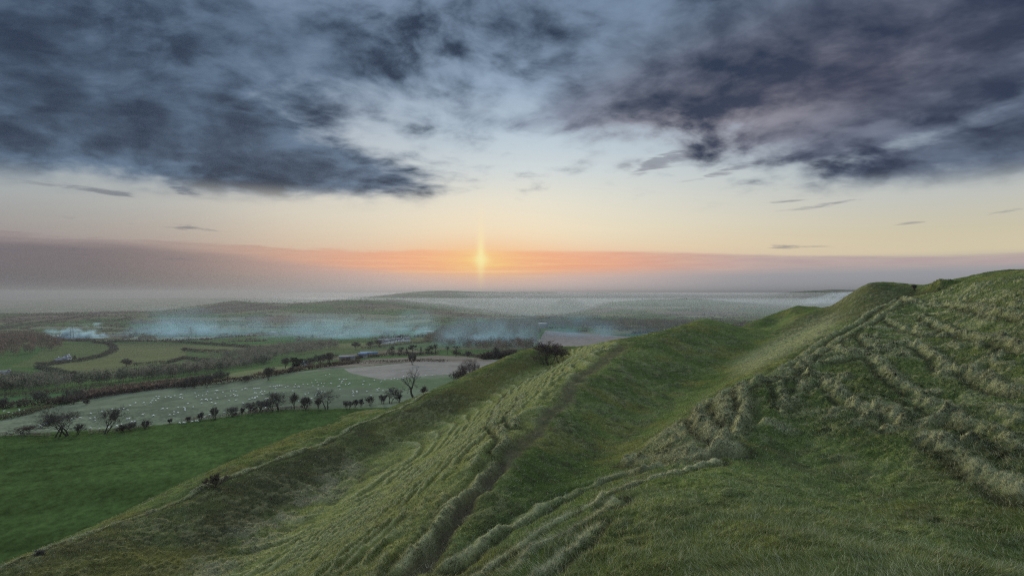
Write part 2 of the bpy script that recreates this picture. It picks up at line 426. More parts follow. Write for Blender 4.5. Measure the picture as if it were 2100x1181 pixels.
# tussock cells
def tuft(x, y, size, seed):
    """rounded cushions, one per jittered cell, 0..1"""
    gx = x / size; gy = y / size; ix = np.floor(gx); iy = np.floor(gy); best = np.zeros(np.shape(x))
    for dx in (-1, 0, 1):
        for dy in (-1, 0, 1):
            cx = ix + dx; cy = iy + dy
            jx = cx + _h(cx, cy, seed); jy = cy + _h(cx, cy, seed + 1); r = 0.35 + 0.5 * _h(cx, cy, seed + 2)
            d2 = ((gx - jx) ** 2 + (gy - jy) ** 2) / (r * r)
            best = np.maximum(best, np.sqrt(np.clip(1 - d2, 0, 1)) * r)
    return best

R_FACE = [(330, 1230), (560, 1070), (760, 940), (950, 848), (1060, 780), (1160, 722), (1240, 700), (1285, 706), (1180, 785), (1110, 845), (1040, 915), (945, 1045), (830, 1230)]
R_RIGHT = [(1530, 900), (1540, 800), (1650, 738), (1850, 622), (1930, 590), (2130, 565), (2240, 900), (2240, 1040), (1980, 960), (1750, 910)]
R_SCARP = [(1290, 948), (1350, 895), (1430, 842), (1520, 790), (1535, 880), (1500, 930), (1400, 955)]
R_DITCH = [(330, 1230), (480, 1110), (640, 1000), (720, 950), (745, 960), (690, 1010), (560, 1100), (430, 1210)]
R_BAND = [(0, 1175), (200, 1092), (425, 1004), (620, 930), (830, 836), (1050, 742), (1130, 722), (1050, 783), (950, 845), (760, 938), (560, 1058), (330, 1220), (100, 1300)]
R_OUT = [(430, 992), (600, 920), (830, 822), (1050, 726), (1050, 720), (880, 790), (700, 842), (560, 915)]
R_MOUND = [(1180, 1230), (1250, 1040), (1340, 990), (1480, 950), (1600, 960), (1780, 1030), (1960, 1110), (2150, 1180), (2150, 1400), (1300, 1400)]
R_GULLY = [(1300, 905), (1420, 800), (1530, 715), (1575, 690), (1600, 692), (1520, 745), (1420, 830), (1330, 900), (1240, 960), (1150, 1030), (1000, 1150), (960, 1150), (1120, 1010)]
R_B2R = [(1290, 710), (1440, 660), (1545, 680), (1480, 735), (1390, 800), (1270, 890), (1150, 960), (1120, 860), (1190, 780)]
R_PALE3 = [(1500, 745), (1600, 690), (1680, 650), (1740, 640), (1690, 690), (1600, 735), (1520, 770)]
R_KNOLL = [(1600, 700), (1640, 628), (1700, 622), (1790, 582), (1880, 590), (1850, 620), (1760, 660), (1690, 660)]

def hill_detail(x, y, z0, full=True):
    """height added to the hill, and colour, at world x, y with smooth height z0"""
    m_face = region(x, y, R_FACE, 2.5); m_right = region(x, y, R_RIGHT, 2.0); m_scarp = region(x, y, R_SCARP, 0.8)
    m_ditch = region(x, y, R_DITCH, 2.5); m_band = region(x, y, R_BAND, 2.0); m_out = region(x, y, R_OUT, 1.0)
    m_mound = region(x, y, R_MOUND, 1.5); m_gul = region(x, y, R_GULLY, 1.5); m_b2r = region(x, y, R_B2R, 3.0)
    m_pale = region(x, y, R_PALE3, 2.5); m_kn = region(x, y, R_KNOLL, 4.0)
    n1 = fbm(x / 9, y / 9, 4, 21); n2 = fbm(x / 2.2, y / 2.2, 4, 31); n3 = fbm(x / 0.7, y / 0.7, 3, 41); n0 = fbm(x / 30, y / 30, 3, 51)
    t1 = tuft(x, y, 0.8, 60); t2 = tuft(x, y, 0.42, 70); t3 = tuft(x, y, 1.5, 80)
    dz = (n1 - 0.5) * 0.8 + (n2 - 0.5) * 0.5
    # sheep terraces that follow the contour of the rampart face
    ph = z0 / 0.78 + (fbm(x / 18, y / 18, 3, 91) - 0.5) * 2.6 + (n2 - 0.5) * 0.22
    fr = ph - np.floor(ph)
    terr = np.where(fr < 0.80, fr / 0.80, (1 - fr) / 0.20)
    brk = smooth(0.30, 0.56, fbm(x / 5 + 3, y / 5, 3, 95))
    dz += m_face * (terr - 0.5) * 0.66 * (0.10 + 0.90 * brk)
    pr = (z0 - 0.02 * y) / 1.25 + (fbm(x / 11, y / 11, 3, 101) - 0.5) * 3.6
    fr2 = pr - np.floor(pr); terr2 = np.exp(-((fr2 - 0.5) / 0.17) ** 2)
    brk2 = smooth(0.50, 0.66, fbm(x / 4.5, y / 4.5, 3, 105))
    band_r = m_right * terr2 * brk2
    po = z0 / 0.7 + (fbm(x / 9, y / 9, 2, 111) - 0.5) * 2.0; fo = po - np.floor(po)
    dz += m_out * (np.where(fo < .6, fo / .6, (1 - fo) / .4) - .5) * 0.4
    rough = 0.35 + 0.9 * m_right + 0.5 * m_face + 0.9 * m_scarp + 0.35 * m_band + 0.5 * m_ditch + 0.45 * m_out + 0.3 * m_b2r - 0.18 * m_gul + 0.5 * m_pale + 0.5 * m_kn
    patchy = smooth(0.38, 0.66, fbm(x / 3.5, y / 3.5, 3, 121))
    dz += rough * (t1 * 0.40 * patchy * (1 - 0.4 * m_right) + t2 * 0.26) + m_right * t3 * 0.35 * smooth(0.45, 0.65, fbm(x / 7, y / 7, 3, 131)) + (n3 - 0.5) * 0.3 * rough
    groove_shade = np.zeros(x.shape)
    pale = band_r * 0.75
    dz += band_r * (0.25 + 0.45 * t1)
    for (L, w, h, pl, rut) in BANKS:
        if rut: pl = min(1.0, pl + 0.25)  # rut tops paled beyond straw, painting in the light on them
        xs = [p[0] for p in L]; ys = [p[1] for p in L]
        k = (x > min(xs) - 4 * w) & (x < max(xs) + 4 * w) & (y > min(ys) - 4 * w) & (y < max(ys) + 4 * w)
        if not k.any(): continue
        xx = x[k] + (n1[k] - 0.5) * 1.6 + (n2[k] - .5) * 0.9; yy = y[k] + (n2[k] - 0.5) * 0.9
        d, sd, arc = seg_dist(xx, yy, L)
        ww = w * (0.40 + 0.6 * vnoise(xx / 1.7, yy / 1.7, 13)) if not rut else w * (0.40 + 0.45 * vnoise(xx / 1.3, yy / 1.3, 17))
        g = np.exp(-(d / ww) ** 2)
        far_ = not rut
        brkn = smooth(0.28, 0.52, vnoise(arc / (1.9 if far_ else 3.5), arc * 0 + w * 91 + h * 37, 9)) if far_ else 1.0
        lump = (0.30 + 0.45 * vnoise(arc / 1.1, arc * 0 + 3, 7) + 0.55 * t1[k] + 0.40 * t2[k]) * (0.15 + 0.85 * brkn)
        if rut: lump = (0.30 + 0.55 * vnoise(arc / 1.6, arc * 0 + 3, 7) + 0.35 * t1[k] + 0.25 * t2[k]) * (0.35 + 0.65 * smooth(0.25, 0.5, vnoise(arc / 2.6 + 40, arc * 0 + h * 31, 9)))
        dz[k] += (0.55 if rut else 0.60) * h * g * lump
        pale[k] = np.maximum(pale[k], pl * np.exp(-(d / (ww * 1.1)) ** 2) * np.clip(0.25 + 1.1 * lump, 0, 1))
        # worn groove by the bank, colour darkened as shade mostly on its right hand
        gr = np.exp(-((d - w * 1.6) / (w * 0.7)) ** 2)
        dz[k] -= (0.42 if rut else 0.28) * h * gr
        groove_shade[k] = np.maximum(groove_shade[k], gr * np.where(sd < 0, 1.0, 0.35))
    d, sd, arc = seg_dist(x + (n1 - .5) * 1.2, y, PATH)
    wp = 0.55 + 0.009 * arc
    pathm = np.exp(-(d / wp) ** 4) * (0.75 + 0.5 * (n2 - 0.5))
    dz -= 0.4 * np.exp(-(d / (wp * 1.1)) ** 2)
    # ---- vegetation colour (what grows where), with some light and shade painted in
    g_dark = np.array([0.045, 0.072, 0.022]); g_mid = np.array([0.090, 0.124, 0.044]); g_olive = np.array([0.120, 0.120, 0.038])
    straw = np.array([0.315, 0.330, 0.205]); dead = np.array([0.200, 0.195, 0.150]); earth = np.array([0.070, 0.060, 0.047]); litter_shade = np.array([0.055, 0.058, 0.036])
    def mixc(c, k, t): return c + (np.asarray(k) - c) * np.clip(t, 0, 1)[..., None]
    c = np.broadcast_to(g_mid, x.shape + (3,)).copy()
    c = mixc(c, g_dark, smooth(0.35, 0.65, n1) * 0.7)
    c = mixc(c, g_olive, smooth(0.5, 0.72, fbm(x / 6, y / 6, 4, 141)) * 0.6)
    c = mixc(c, litter_shade, smooth(0.45, 0.7, fbm(x / 1.6, y / 1.6, 4, 151)) * 0.55 * (1 - 0.6 * m_gul))
    c = mixc(c, np.array([0.165, 0.186, 0.062]), m_face * 0.65)  # face colour brightened to paint in its lit crests
    c = mixc(c, straw, m_face * smooth(0.55, 0.95, terr) * 0.42 * (0.3 + 0.7 * brk) + m_face * 0.06)  # terrace lips paled as painted light
    c = mixc(c, litter_shade * 0.8, m_face * smooth(0.35, 0.05, terr) * 0.5 * brk)  # terrace undersides darkened as painted shade
    c = mixc(c, np.array([0.125, 0.165, 0.058]), m_mound * 0.6)
    c = mixc(c, litter_shade * 0.85, m_band * (0.55 + 0.3 * smooth(.4, .6, n1)))  # shade of the band facing away, painted into its colour
    c = mixc(c, g_olive * 0.9, m_band * smooth(0.5, 0.62, n0) * 0.5)
    c = mixc(c, dead, m_ditch * smooth(0.35, 0.6, n2) * 0.75)
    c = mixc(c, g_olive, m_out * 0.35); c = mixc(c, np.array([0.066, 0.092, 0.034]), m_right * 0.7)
    c = mixc(c, straw * 0.75, m_scarp * (0.35 + 0.4 * smooth(.4, .6, n2)))
    c = mixc(c, straw * 0.8, m_pale * 0.45); c = mixc(c, litter_shade, m_kn * 0.6)
    c = mixc(c, dead * 0.8, m_b2r * smooth(0.5, 0.75, 0.5 * n2 + 0.5 * n3) * 0.4)
    c = mixc(c, straw * 0.8, smooth(0.3, 0.65, t1) * patchy * 0.20 * (0.4 + rough) * (1 - m_gul) * (1 - 0.5 * m_right))
    c = mixc(c, straw * 0.9, m_right * smooth(0.25, 0.6, np.maximum(t1, t2 * 0.9)) * smooth(0.5, 0.68, fbm(x / 3.1 + 5, y / 3.1, 3, 161)) * 0.40)
    c = mixc(c, litter_shade * 0.6, groove_shade * 0.85)  # shade in the grooves beside banks, painted dark
    c = mixc(c, straw, pale * 0.9)
    c = mixc(c, earth, pathm * 0.85)
    tall = np.clip(pale * (0.05 + 0.95 * smooth(40, 55, y)) + 0.35 * m_right * patchy + 0.3 * m_scarp + 0.2 * m_ditch, 0, 1)
    c = c * np.array([1.10, 1.02, 0.86])
    return dz, c, tall, pathm, np.clip(pale, 0, 1)

NU, NV = 1250, 900
LY0, LY1 = math.log(7.5), math.log(300)
# more rows where the hill rises towards the eye, fewer on the far side
uu = np.linspace(-1.12, 1.15, NU); lv = np.linspace(LY0, LY1, NV)
cu = np.linspace(-1.12, 1.15, 640); cv = np.linspace(LY0, LY1, 420)
SG = HILL.s(cu[None], cv[:, None])
def bil(G, a, b):
    i = np.clip((a - cu[0]) / (cu[1] - cu[0]), 0, len(cu) - 1.001); j = np.clip((b - cv[0]) / (cv[1] - cv[0]), 0, len(cv) - 1.001)
    i0 = i.astype(int); j0 = j.astype(int); fi = i - i0; fj = j - j0
    return (G[j0, i0] * (1 - fi) + G[j0, i0 + 1] * fi) * (1 - fj) + (G[j0 + 1, i0] * (1 - fi) + G[j0 + 1, i0 + 1] * fi) * fj
def hill_base(x, y):
    return bil(SG, x / y, np.log(y)) * y / F
U, LV = np.meshgrid(uu, lv)
Y = np.exp(LV); X = U * Y
Z0 = bil(SG, U, LV) * Y / F
print('hill base', round(time.time() - T0, 1))
DZ, HC, TALL, PM, PALE = hill_detail(X, Y, Z0)
HZ = Z0 + DZ
print('hill detail', round(time.time() - T0, 1))
def grid_faces(nu, nv):
    i = np.arange(nv - 1)[:, None] * nu + np.arange(nu - 1)[None]
    return np.stack([i, i + 1, i + nu + 1, i + nu], -1).reshape(-1, 4)
hv = np.stack([X, Y, HZ], -1).reshape(-1, 3)
me = new_mesh('hill', hv, grid_faces(NU, NV), M_HILL, HC.reshape(-1, 3), True)
tag(obj('hill', me), 'grassy hill fort ramparts with worn paths and sheep terraces', 'hill', kind='structure')

# ------------------------------------------------------------------ grass on the hill
def make_grass():
    s = HZ / Y * F
    run = np.maximum.accumulate(s, 0)
    vis = (s >= run - 1.5)
    area = np.zeros_like(s); area[1:] = np.clip(s[1:] - s[:-1], 0, None); area += 0.15
    inframe = (np.abs(U) < 0.93) & (s > -620)
    w = np.where(vis & inframe, area, 0.0)
    w *= (0.7 + 0.9 * TALL) * (1 - 0.85 * PM)
    w *= smooth(260, 120, Y) * 0.85 + 0.15
    w = w.ravel(); cw = np.cumsum(w); cw /= cw[-1]
    N = N_BLADE
    k = np.searchsorted(cw, RNG.random(N))
    j = k // NU; i = k % NU
    du = (uu[1] - uu[0]); dv = lv[1] - lv[0]
    u = uu[i] + (RNG.random(N) - .5) * du; v = lv[j] + (RNG.random(N) - .5) * dv
    # height on the mesh
    fi = np.clip((u - uu[0]) / du, 0, NU - 1.001); fj = np.clip((v - lv[0]) / dv, 0, NV - 1.001)
    i0 = fi.astype(int); j0 = fj.astype(int); a = fi - i0; b = fj - j0
    y = np.exp(v); x = u * y
    def samp(G): return (G[j0, i0] * (1 - a) + G[j0, i0 + 1] * a) * (1 - b) + (G[j0 + 1, i0] * (1 - a) + G[j0 + 1, i0 + 1] * a) * b
    z = samp(HZ); tall = samp(TALL); pale = samp(PALE)
    col = np.stack([samp(HC[..., q]) for q in range(3)], -1)
    # lean: down the slope, combed by the wind, with some scatter
    e = 0.6
    gx = (hill_base(x + e, y) - hill_base(x - e, y)) / (2 * e); gy = (hill_base(x, y + e) - hill_base(x, y - e)) / (2 * e)
    wn = (fbm(x / 2.0, y / 2.0, 3, 201) - .5) * 6.0
    wx = np.cos(wn + 0.35); wy = np.sin(wn + 0.35)
    r1 = RNG.normal(size=N) * 0.45; r2 = RNG.normal(size=N) * 0.45
    lx = -gx * 1.3 + wx * 0.55 + r1; ly_ = -gy * 1.3 + wy * 0.45 + r2
    L = (0.06 + 0.09 * RNG.random(N) + 0.17 * tall * RNG.random(N)) * (1 + 0.005 * y) * (1.5 - 0.5 * smooth(20, 50, y))
    stem = RNG.random(N) < 0.05; L = np.where(stem, L * 2.0, L)
    d = np.stack([lx, ly_, np.full(N, 0.85)], -1); d /= np.linalg.norm(d, axis=1)[:, None]
    wid = np.maximum(0.010, 0.00055 * y) * (0.7 + 0.6 * RNG.random(N))
    th = RNG.random(N) * 6.283
    sx = np.stack([np.cos(th), np.sin(th), np.zeros(N)], -1) * (wid / 2)[:, None]
    base = np.stack([x, y, z - 0.02], -1)
    bend = np.stack([lx * 0.25, ly_ * 0.25, np.full(N, -0.12)], -1) * L[:, None]
    V = np.empty((N, 3, 3), np.float32)
    V[:, 0] = base - sx; V[:, 1] = base + sx; V[:, 2] = base + d * L[:, None] + bend
    q = RNG.random(N)
    straw = np.array([0.33, 0.335, 0.20]); green = np.array([0.082, 0.118, 0.028])
    t = np.clip(0.03 + 0.6 * pale + 0.06 * tall, 0, .8)
    c = np.where(((q < t) | stem)[:, None], straw * (0.5 + 0.9 * RNG.random(N))[:, None], col * (0.45 + 1.2 * RNG.random(N))[:, None])
    c = np.where((q > 0.95)[:, None], green * (0.7 + 0.8 * RNG.random(N))[:, None], c)
    CC = np.repeat(c[:, None], 3, 1).reshape(-1, 3)
    e = 0.22 + 0.004 * y
    def zs(xx, yy):
        fi = np.clip((xx / yy - uu[0]) / du, 0, NU - 1.001); fj = np.clip((np.log(yy) - lv[0]) / dv, 0, NV - 1.001)
        i0 = fi.astype(int); j0 = fj.astype(int); a = fi - i0; b = fj - j0
        return (HZ[j0, i0] * (1 - a) + HZ[j0, i0 + 1] * a) * (1 - b) + (HZ[j0 + 1, i0] * (1 - a) + HZ[j0 + 1, i0 + 1] * a) * b
    nx = -(zs(x + e, y) - zs(x - e, y)) / (2 * e); ny = -(zs(x, y + e) - zs(x, y - e)) / (2 * e)
    nn = np.stack([nx + RNG.normal(size=N) * .18, ny + RNG.normal(size=N) * .18, np.ones(N)], -1); nn /= np.linalg.norm(nn, axis=1)[:, None]
    me = new_mesh('grass', V.reshape(-1, 3), np.arange(N * 3).reshape(-1, 3), M_BLADE, CC)
    at = me.attributes.new('sward', 'FLOAT_VECTOR', 'POINT'); at.data.foreach_set('vector', np.repeat(nn, 3, 0).astype(np.float32).ravel())
    tag(obj('grass', me), 'green and straw coloured tussock grass covering the hill ramparts', 'grass', kind='stuff')
N_BLADE = 1500000
make_grass()
print('grass', round(time.time() - T0, 1))
# ------------------------------------------------------------------ the vale: ground and fields
gu = np.concatenate([np.linspace(-1.5, -0.97, 50)[:-1], np.linspace(-0.97, 0.62, 1150), np.linspace(0.62, 1.4, 70)[1:]])
gl = np.linspace(math.log(55), math.log(11000), 900)
GU, GL = np.meshgrid(gu, gl)
VY = np.exp(GL); VX = GU * VY
VZ = vale_z(VX, VY)

def cells(x, y):
    """patchwork of far fields: cell coordinates in a warped, turned grid"""
    wx = x + (fbm(x / 500, y / 500, 3, 301) - .5) * 420; wy = y + (fbm(x / 500 + 9, y / 500, 3, 311) - .5) * 420
    a = (wx * 0.93 + wy * 0.36) / 190.0; b = (-wx * 0.36 + wy * 0.93) / 150.0
    b = b + 0.5 * _h(np.floor(a), np.floor(a) * 0, 5)
    return a, b
CA, CB = cells(VX, VY)
cid = np.floor(CA) * 131 + np.floor(CB)
hsh = _h(np.floor(CA), np.floor(CB), 321); hs2 = _h(np.floor(CA), np.floor(CB), 331)

def wpoly(pix, n=4):
    q = []
    for a, b in zip(pix, pix[1:] + pix[:1]):
        for i in range(n): q.append((a[0] + (b[0] - a[0]) * i / n, a[1] + (b[1] - a[1]) * i / n))
    q = np.array(q, float); x, y, z = ground(q[:, 0], q[:, 1])
    return list(zip(x, y))
def wline(pix, n=6):
    q = []
    for a, b in zip(pix[:-1], pix[1:]):
        for i in range(n): q.append((a[0] + (b[0] - a[0]) * i / n, a[1] + (b[1] - a[1]) * i / n))
    q.append(pix[-1]); q = np.array(q, float); x, y, z = ground(q[:, 0], q[:, 1])
    return np.stack([x, y, z], -1)

def vale_colour():
    x, y = VX, VY
    n = fbm(x / 40, y / 40, 4, 341); nf = fbm(x / 7, y / 7, 4, 351)
    green = np.array([0.060, 0.098, 0.032]); olive = np.array([0.110, 0.115, 0.050]); brown = np.array([0.125, 0.095, 0.068]); deep = np.array([0.045, 0.095, 0.028]); pale = np.array([0.150, 0.155, 0.090])
    c = np.broadcast_to(green, x.shape + (3,)).copy()
    far = smooth(620, 900, y)[..., None]
    pc = np.where((hsh < .35)[..., None], green, np.where((hsh < .6)[..., None], olive, np.where((hsh < .75)[..., None], deep, np.where((hsh < .88)[..., None], brown, pale))))
    pc = pc * (0.8 + 0.4 * hs2)[..., None]
    c = c + (pc - c) * far
    c *= (0.82 + 0.36 * n)[..., None]
    def fill(pix, k, soft=0.0, amt=1.0, var=0.15):
        L = wpoly(pix); xs = [p[0] for p in L]; ys = [p[1] for p in L]
        m = (x > min(xs)) & (x < max(xs)) & (y > min(ys)) & (y < max(ys))
        xx = x[m]; yy = y[m]
        ins = pip(xx, yy, L); idx = np.argwhere(m)[ins]
        kk = np.asarray(k) * (1 + var * 2 * (nf[m][ins] - .5) + var * 1.5 * (n[m][ins] - .5))[:, None]
        c[idx[:, 0], idx[:, 1]] = c[idx[:, 0], idx[:, 1]] * (1 - amt) + kk * amt
    # lane-side fields on the far left
    fill([(60, 744), (130, 728), (240, 704), (340, 703), (523, 716), (540, 727), (440, 735), (378, 739), (264, 752), (160, 778), (120, 765), (85, 756)], (0.115, 0.122, 0.050))
    fill([(100, 708), (230, 702), (232, 718), (160, 741), (60, 752), (20, 752), (60, 738)], (0.085, 0.105, 0.040))
    fill([(380, 719), (523, 729), (540, 735), (440, 742), (383, 738)], (0.070, 0.102, 0.038))
    fill([(264, 753), (380, 740), (430, 745), (380, 752), (290, 770), (250, 776), (170, 778)], (0.095, 0.110, 0.048))
    fill([(0, 835), (0, 815), (200, 797), (260, 790), (220, 803), (160, 815)], (0.055, 0.105, 0.040))
    fill([(110, 826), (170, 806), (260, 794), (400, 776), (450, 772), (392, 795), (300, 803), (210, 815)], (0.140, 0.105, 0.082), var=.3)
    fill([(450, 780), (470, 766), (560, 752), (700, 745), (720, 748), (640, 757), (560, 771), (480, 783)], (0.125, 0.135, 0.060))
    fill([(-60, 868), (-60, 842), (100, 829), (120, 836), (60, 848), (0, 862)], (0.075, 0.115, 0.035))
    # sheep pasture
    fill([(-200, 893), (0, 893), (330, 869), (450, 856), (580, 841), (700, 838), (860, 834), (1000, 800), (1100, 760), (1040, 742), (720, 752), (560, 767), (450, 780), (330, 797), (190, 817), (100, 837), (0, 862), (-200, 880)], (0.125, 0.145, 0.090), var=.3)
    fill([(540, 785), (560, 772), (720, 755), (790, 778), (900, 775), (1000, 766), (930, 800), (700, 795)], (0.090, 0.130, 0.055), amt=.6)
    fill([(720, 765), (705, 757), (860, 741), (1060, 737), (1060, 755), (1000, 762), (850, 772), (780, 777)], (0.215, 0.190, 0.160), var=.2)
    fill([(640, 757), (700, 745), (760, 736), (900, 729), (960, 731), (1020, 742), (860, 741), (720, 753)], (0.165, 0.135, 0.105), var=.3)
    fill([(960, 729), (1090, 722), (1090, 735), (1010, 738)], (0.080, 0.105, 0.045))
    fill([(620, 745), (700, 728), (800, 717), (900, 722), (760, 730)], (0.135, 0.115, 0.075))
    fill([(1100, 708), (1118, 678), (1230, 686), (1330, 693), (1400, 705), (1300, 715)], (0.20, 0.170, 0.150), var=.2)
    fill([(740, 712), (860, 702), (960, 700), (960, 712), (830, 716)], (0.080, 0.120, 0.055))
    # fresh green field under the hill
    fill([(-500, 1600), (-500, 893), (0, 894), (330, 870), (450, 857), (580, 842), (700, 839.5), (800, 838), (900, 850), (900, 1500)], (0.044, 0.074, 0.018), var=.3)
    # heath and woods on the far skyline
    fill([(180, 640), (200, 637), (287, 634), (290, 640), (190, 644)], (0.06, 0.052, 0.045))
    fill([(330, 640), (420, 627), (455, 620), (485, 618), (515, 620), (600, 630), (480, 640), (380, 645)], (0.075, 0.062, 0.050), amt=.85)
    nearf = smooth(260, 200, y)
    st = fbm((x * 0.9 + y * 0.35) / 34, (y * 0.9 - x * 0.35) / 2.6, 3, 381); fn = fbm(x / 0.9, y / 1.3, 3, 391)
    c *= (1 + nearf * ((st - .5) * 0.45 + (fn - .5) * 0.9))[..., None]
    c = c * 0.88 + c.mean(-1, keepdims=True) * 0.10  # slight greying of the fields, haze painted into the colour
    return c * np.array([0.98, 1.0, 1.0])
VC = vale_colour()
me = new_mesh('vale', np.stack([VX, VY, VZ], -1).reshape(-1, 3), grid_faces(len(gu), len(gl)), M_VALE, VC.reshape(-1, 3), True)
tag(obj('ground', me), 'patchwork of green pasture and pale stubble on the vale floor', 'ground', kind='structure')
print('vale', round(time.time() - T0, 1))

# ------------------------------------------------------------------ brush, hedges and woods
def sprays(pts, size, col, thin=0.22, up=0.8, rng=RNG):
    """a spray of thin upright blades of twig at each point -> V, F, C"""
    n = len(pts); d = rng.normal(size=(n, 3)); d[:, 2] = np.abs(d[:, 2]) + up; d /= np.linalg.norm(d, axis=1)[:, None]
    s = np.cross(d, rng.normal(size=(n, 3))); s /= np.linalg.norm(s, axis=1)[:, None] + 1e-9
    sz = np.broadcast_to(size, (n,)) * (0.6 + 0.8 * rng.random(n))
    V = np.empty((n, 3, 3)); V[:, 0] = pts - s * (sz * thin)[:, None]; V[:, 1] = pts + s * (sz * thin)[:, None]; V[:, 2] = pts + d * sz[:, None]
    c = np.asarray(col) * (0.6 + 0.8 * rng.random(n))[:, None]
    return V.reshape(-1, 3), np.repeat(c, 3, 0)

def brush_obj(name, V, C, parent=None):
    V = np.concatenate(V) if isinstance(V, list) else V; C = np.concatenate(C) if isinstance(C, list) else C
    return obj(name, new_mesh(name, V, np.arange(len(V)).reshape(-1, 3), M_BRUSH, C), parent)

TWIGC = (0.095, 0.092, 0.075); REDC = (0.085, 0.060, 0.048); DARKC = (0.030, 0.040, 0.026)
def hedge(label, pix, w, h, col=TWIGC, dens_=9.0, gap=0.0, group='field hedges'):
    L = wline(pix); seg = np.hypot(*np.diff(L[:, :2], axis=0).T); T = np.concatenate([[0], np.cumsum(seg)])
    n = int(min(14000, dens_ * T[-1]))
    t = RNG.random(n) * T[-1]
    x = np.interp(t, T, L[:, 0]); y = np.interp(t, T, L[:, 1])
    prof = 0.55 + 0.9 * fbm(t / 9, t * 0 + len(pix), 3, int(T[-1]) % 97)
    if gap: keep = vnoise(t / 14, t * 0 + 2, int(T[-1]) % 91) > gap; x, y, t, prof = x[keep], y[keep], t[keep], prof[keep]; n = len(x)
    x = x + RNG.normal(size=n) * w * .4; y = y + RNG.normal(size=n) * w * .4
    z = vale_z(x, y) + RNG.random(n) ** 0.8 * h * prof * 0.75 - 0.1
    V, C = sprays(np.stack([x, y, z], -1), h * 0.32, np.array(col) * 1.35, 0.22, 0.3)
    o = brush_obj('hedge', V, C); tag(o, label, 'hedge', group)
    return o

hedge('low scrubby hedge between the sheep pasture and the deep green field', [(-120, 893), (0, 893), (100, 893), (230, 884), (330, 869), (450, 855.5), (580, 840.5), (700, 838), (800, 830)], 1.0, 1.5, TWIGC, 30, 0.25)
hedge('dark brambly hedge along the upper edge of the sheep pasture, running to the pale stubble', [(388, 794), (450, 786), (520, 778), (560, 771), (640, 757), (700, 749), (735, 745)], 4, 3.4, (0.055, 0.043, 0.035), 30)
hedge('thin dark hedge between the pale stubble and the browner field above it', [(735, 746), (790, 743), (850, 741), (915, 742)], 2.5, 2.6, (0.05, 0.042, 0.035), 16)
hedge('dark hedge on the far edge of the brown stubble, under the row of pines', [(700, 741), (740, 735), (780, 731), (830, 728), (900, 727)], 3.5, 4, (0.045, 0.042, 0.035), 22)
hedge('short dark hedge sloping down to the stubble right of the pine row', [(930, 727), (970, 731), (1000, 737)], 3, 3, (0.045, 0.04, 0.035), 20)
hedge('thick dark hedge where the stubble ends at the hill shoulder', [(990, 737), (1020, 736), (1055, 733)], 5, 6, (0.038, 0.033, 0.03), 60)
hedge('dark hedge bordering the strip of green below the left woodland belt', [(-40, 840), (0, 838), (45, 833), (80, 830), (110, 827), (140, 829)], 4, 3.6, (0.045, 0.04, 0.034), 30)
hedge('ragged hedge at the corner of the small bright green paddock with the little flock', [(-40, 868), (0, 862), (30, 856), (60, 848), (95, 838), (110, 836)], 3, 2.4, (0.05, 0.05, 0.034), 30)
hedge('curving dark hedge beside the lane past the white cottages', [(79, 751), (114, 747), (140, 743), (163, 741), (203, 733), (225, 725), (234, 719), (232, 712), (222, 706), (190, 703)], 6, 5, (0.038, 0.042, 0.034), 14)
hedge('dark hedge dropping from the lane corner to the woodland belt', [(80, 755), (105, 762), (130, 770), (150, 778)], 6, 4.5, (0.038, 0.045, 0.034), 30)
hedge('thin hedge crossing the olive fields with a round tree at its end', [(264, 750), (305, 747), (343, 745), (365, 740), (380, 735)], 4, 4, (0.042, 0.045, 0.036), 14)
hedge('hedge between two strips of olive field beyond the round tree', [(376, 718), (406, 722), (444, 723), (482, 724), (523, 727)], 5, 5, (0.042, 0.045, 0.036), 10)
hedge('long dark hedge along the foot of the blue smoke', [(221, 702.5), (280, 701), (340, 702), (400, 705), (457, 709), (523, 714), (560, 718)], 6, 5.5, (0.040, 0.044, 0.036), 10)
hedge('short hedge joining the olive strips above the woodland belt', [(383, 737), (405, 739), (432, 742), (445, 746)], 5, 4, (0.042, 0.045, 0.036), 20)
hedge('long dark hedge climbing the far left hillside', [(-30, 682), (0, 676), (51, 667), (114, 659), (165, 651), (193, 647)], 8, 7, (0.04, 0.044, 0.038), 6)
hedge('hedge crossing the hillside above the pylon', [(178, 657), (205, 661), (229, 661), (250, 656), (269, 652)], 8, 7, (0.04, 0.044, 0.038), 6)
hedge('hedge making a low peak on the smoky hillside', [(257, 666), (300, 662), (340, 659), (353, 658), (381, 663), (430, 668)], 8, 7, (0.045, 0.044, 0.04), 6)
hedge('dark hedge along the top of the far left hill', [(-60, 646), (0, 645.5), (50, 646), (102, 646.5), (150, 645)], 9, 8, (0.04, 0.04, 0.036), 5)
hedge('dark hedge between the smoke and the olive fields, beside the pylon foot', [(120, 699), (150, 700), (190, 699), (230, 699), (280, 700)], 8, 6, (0.05, 0.042, 0.036), 8)
hedge('hedge at the foot of the village field', [(740, 716), (790, 711), (830, 707), (880, 702), (930, 699)], 5, 4, (0.045, 0.045, 0.038), 9)
hedge('hedge at the edge of the left green strip under the woods', [(0, 816), (60, 812), (130, 805), (200, 797), (240, 792)], 4, 3, (0.045, 0.04, 0.034), 16)
print('hedges', round(time.time() - T0, 1))

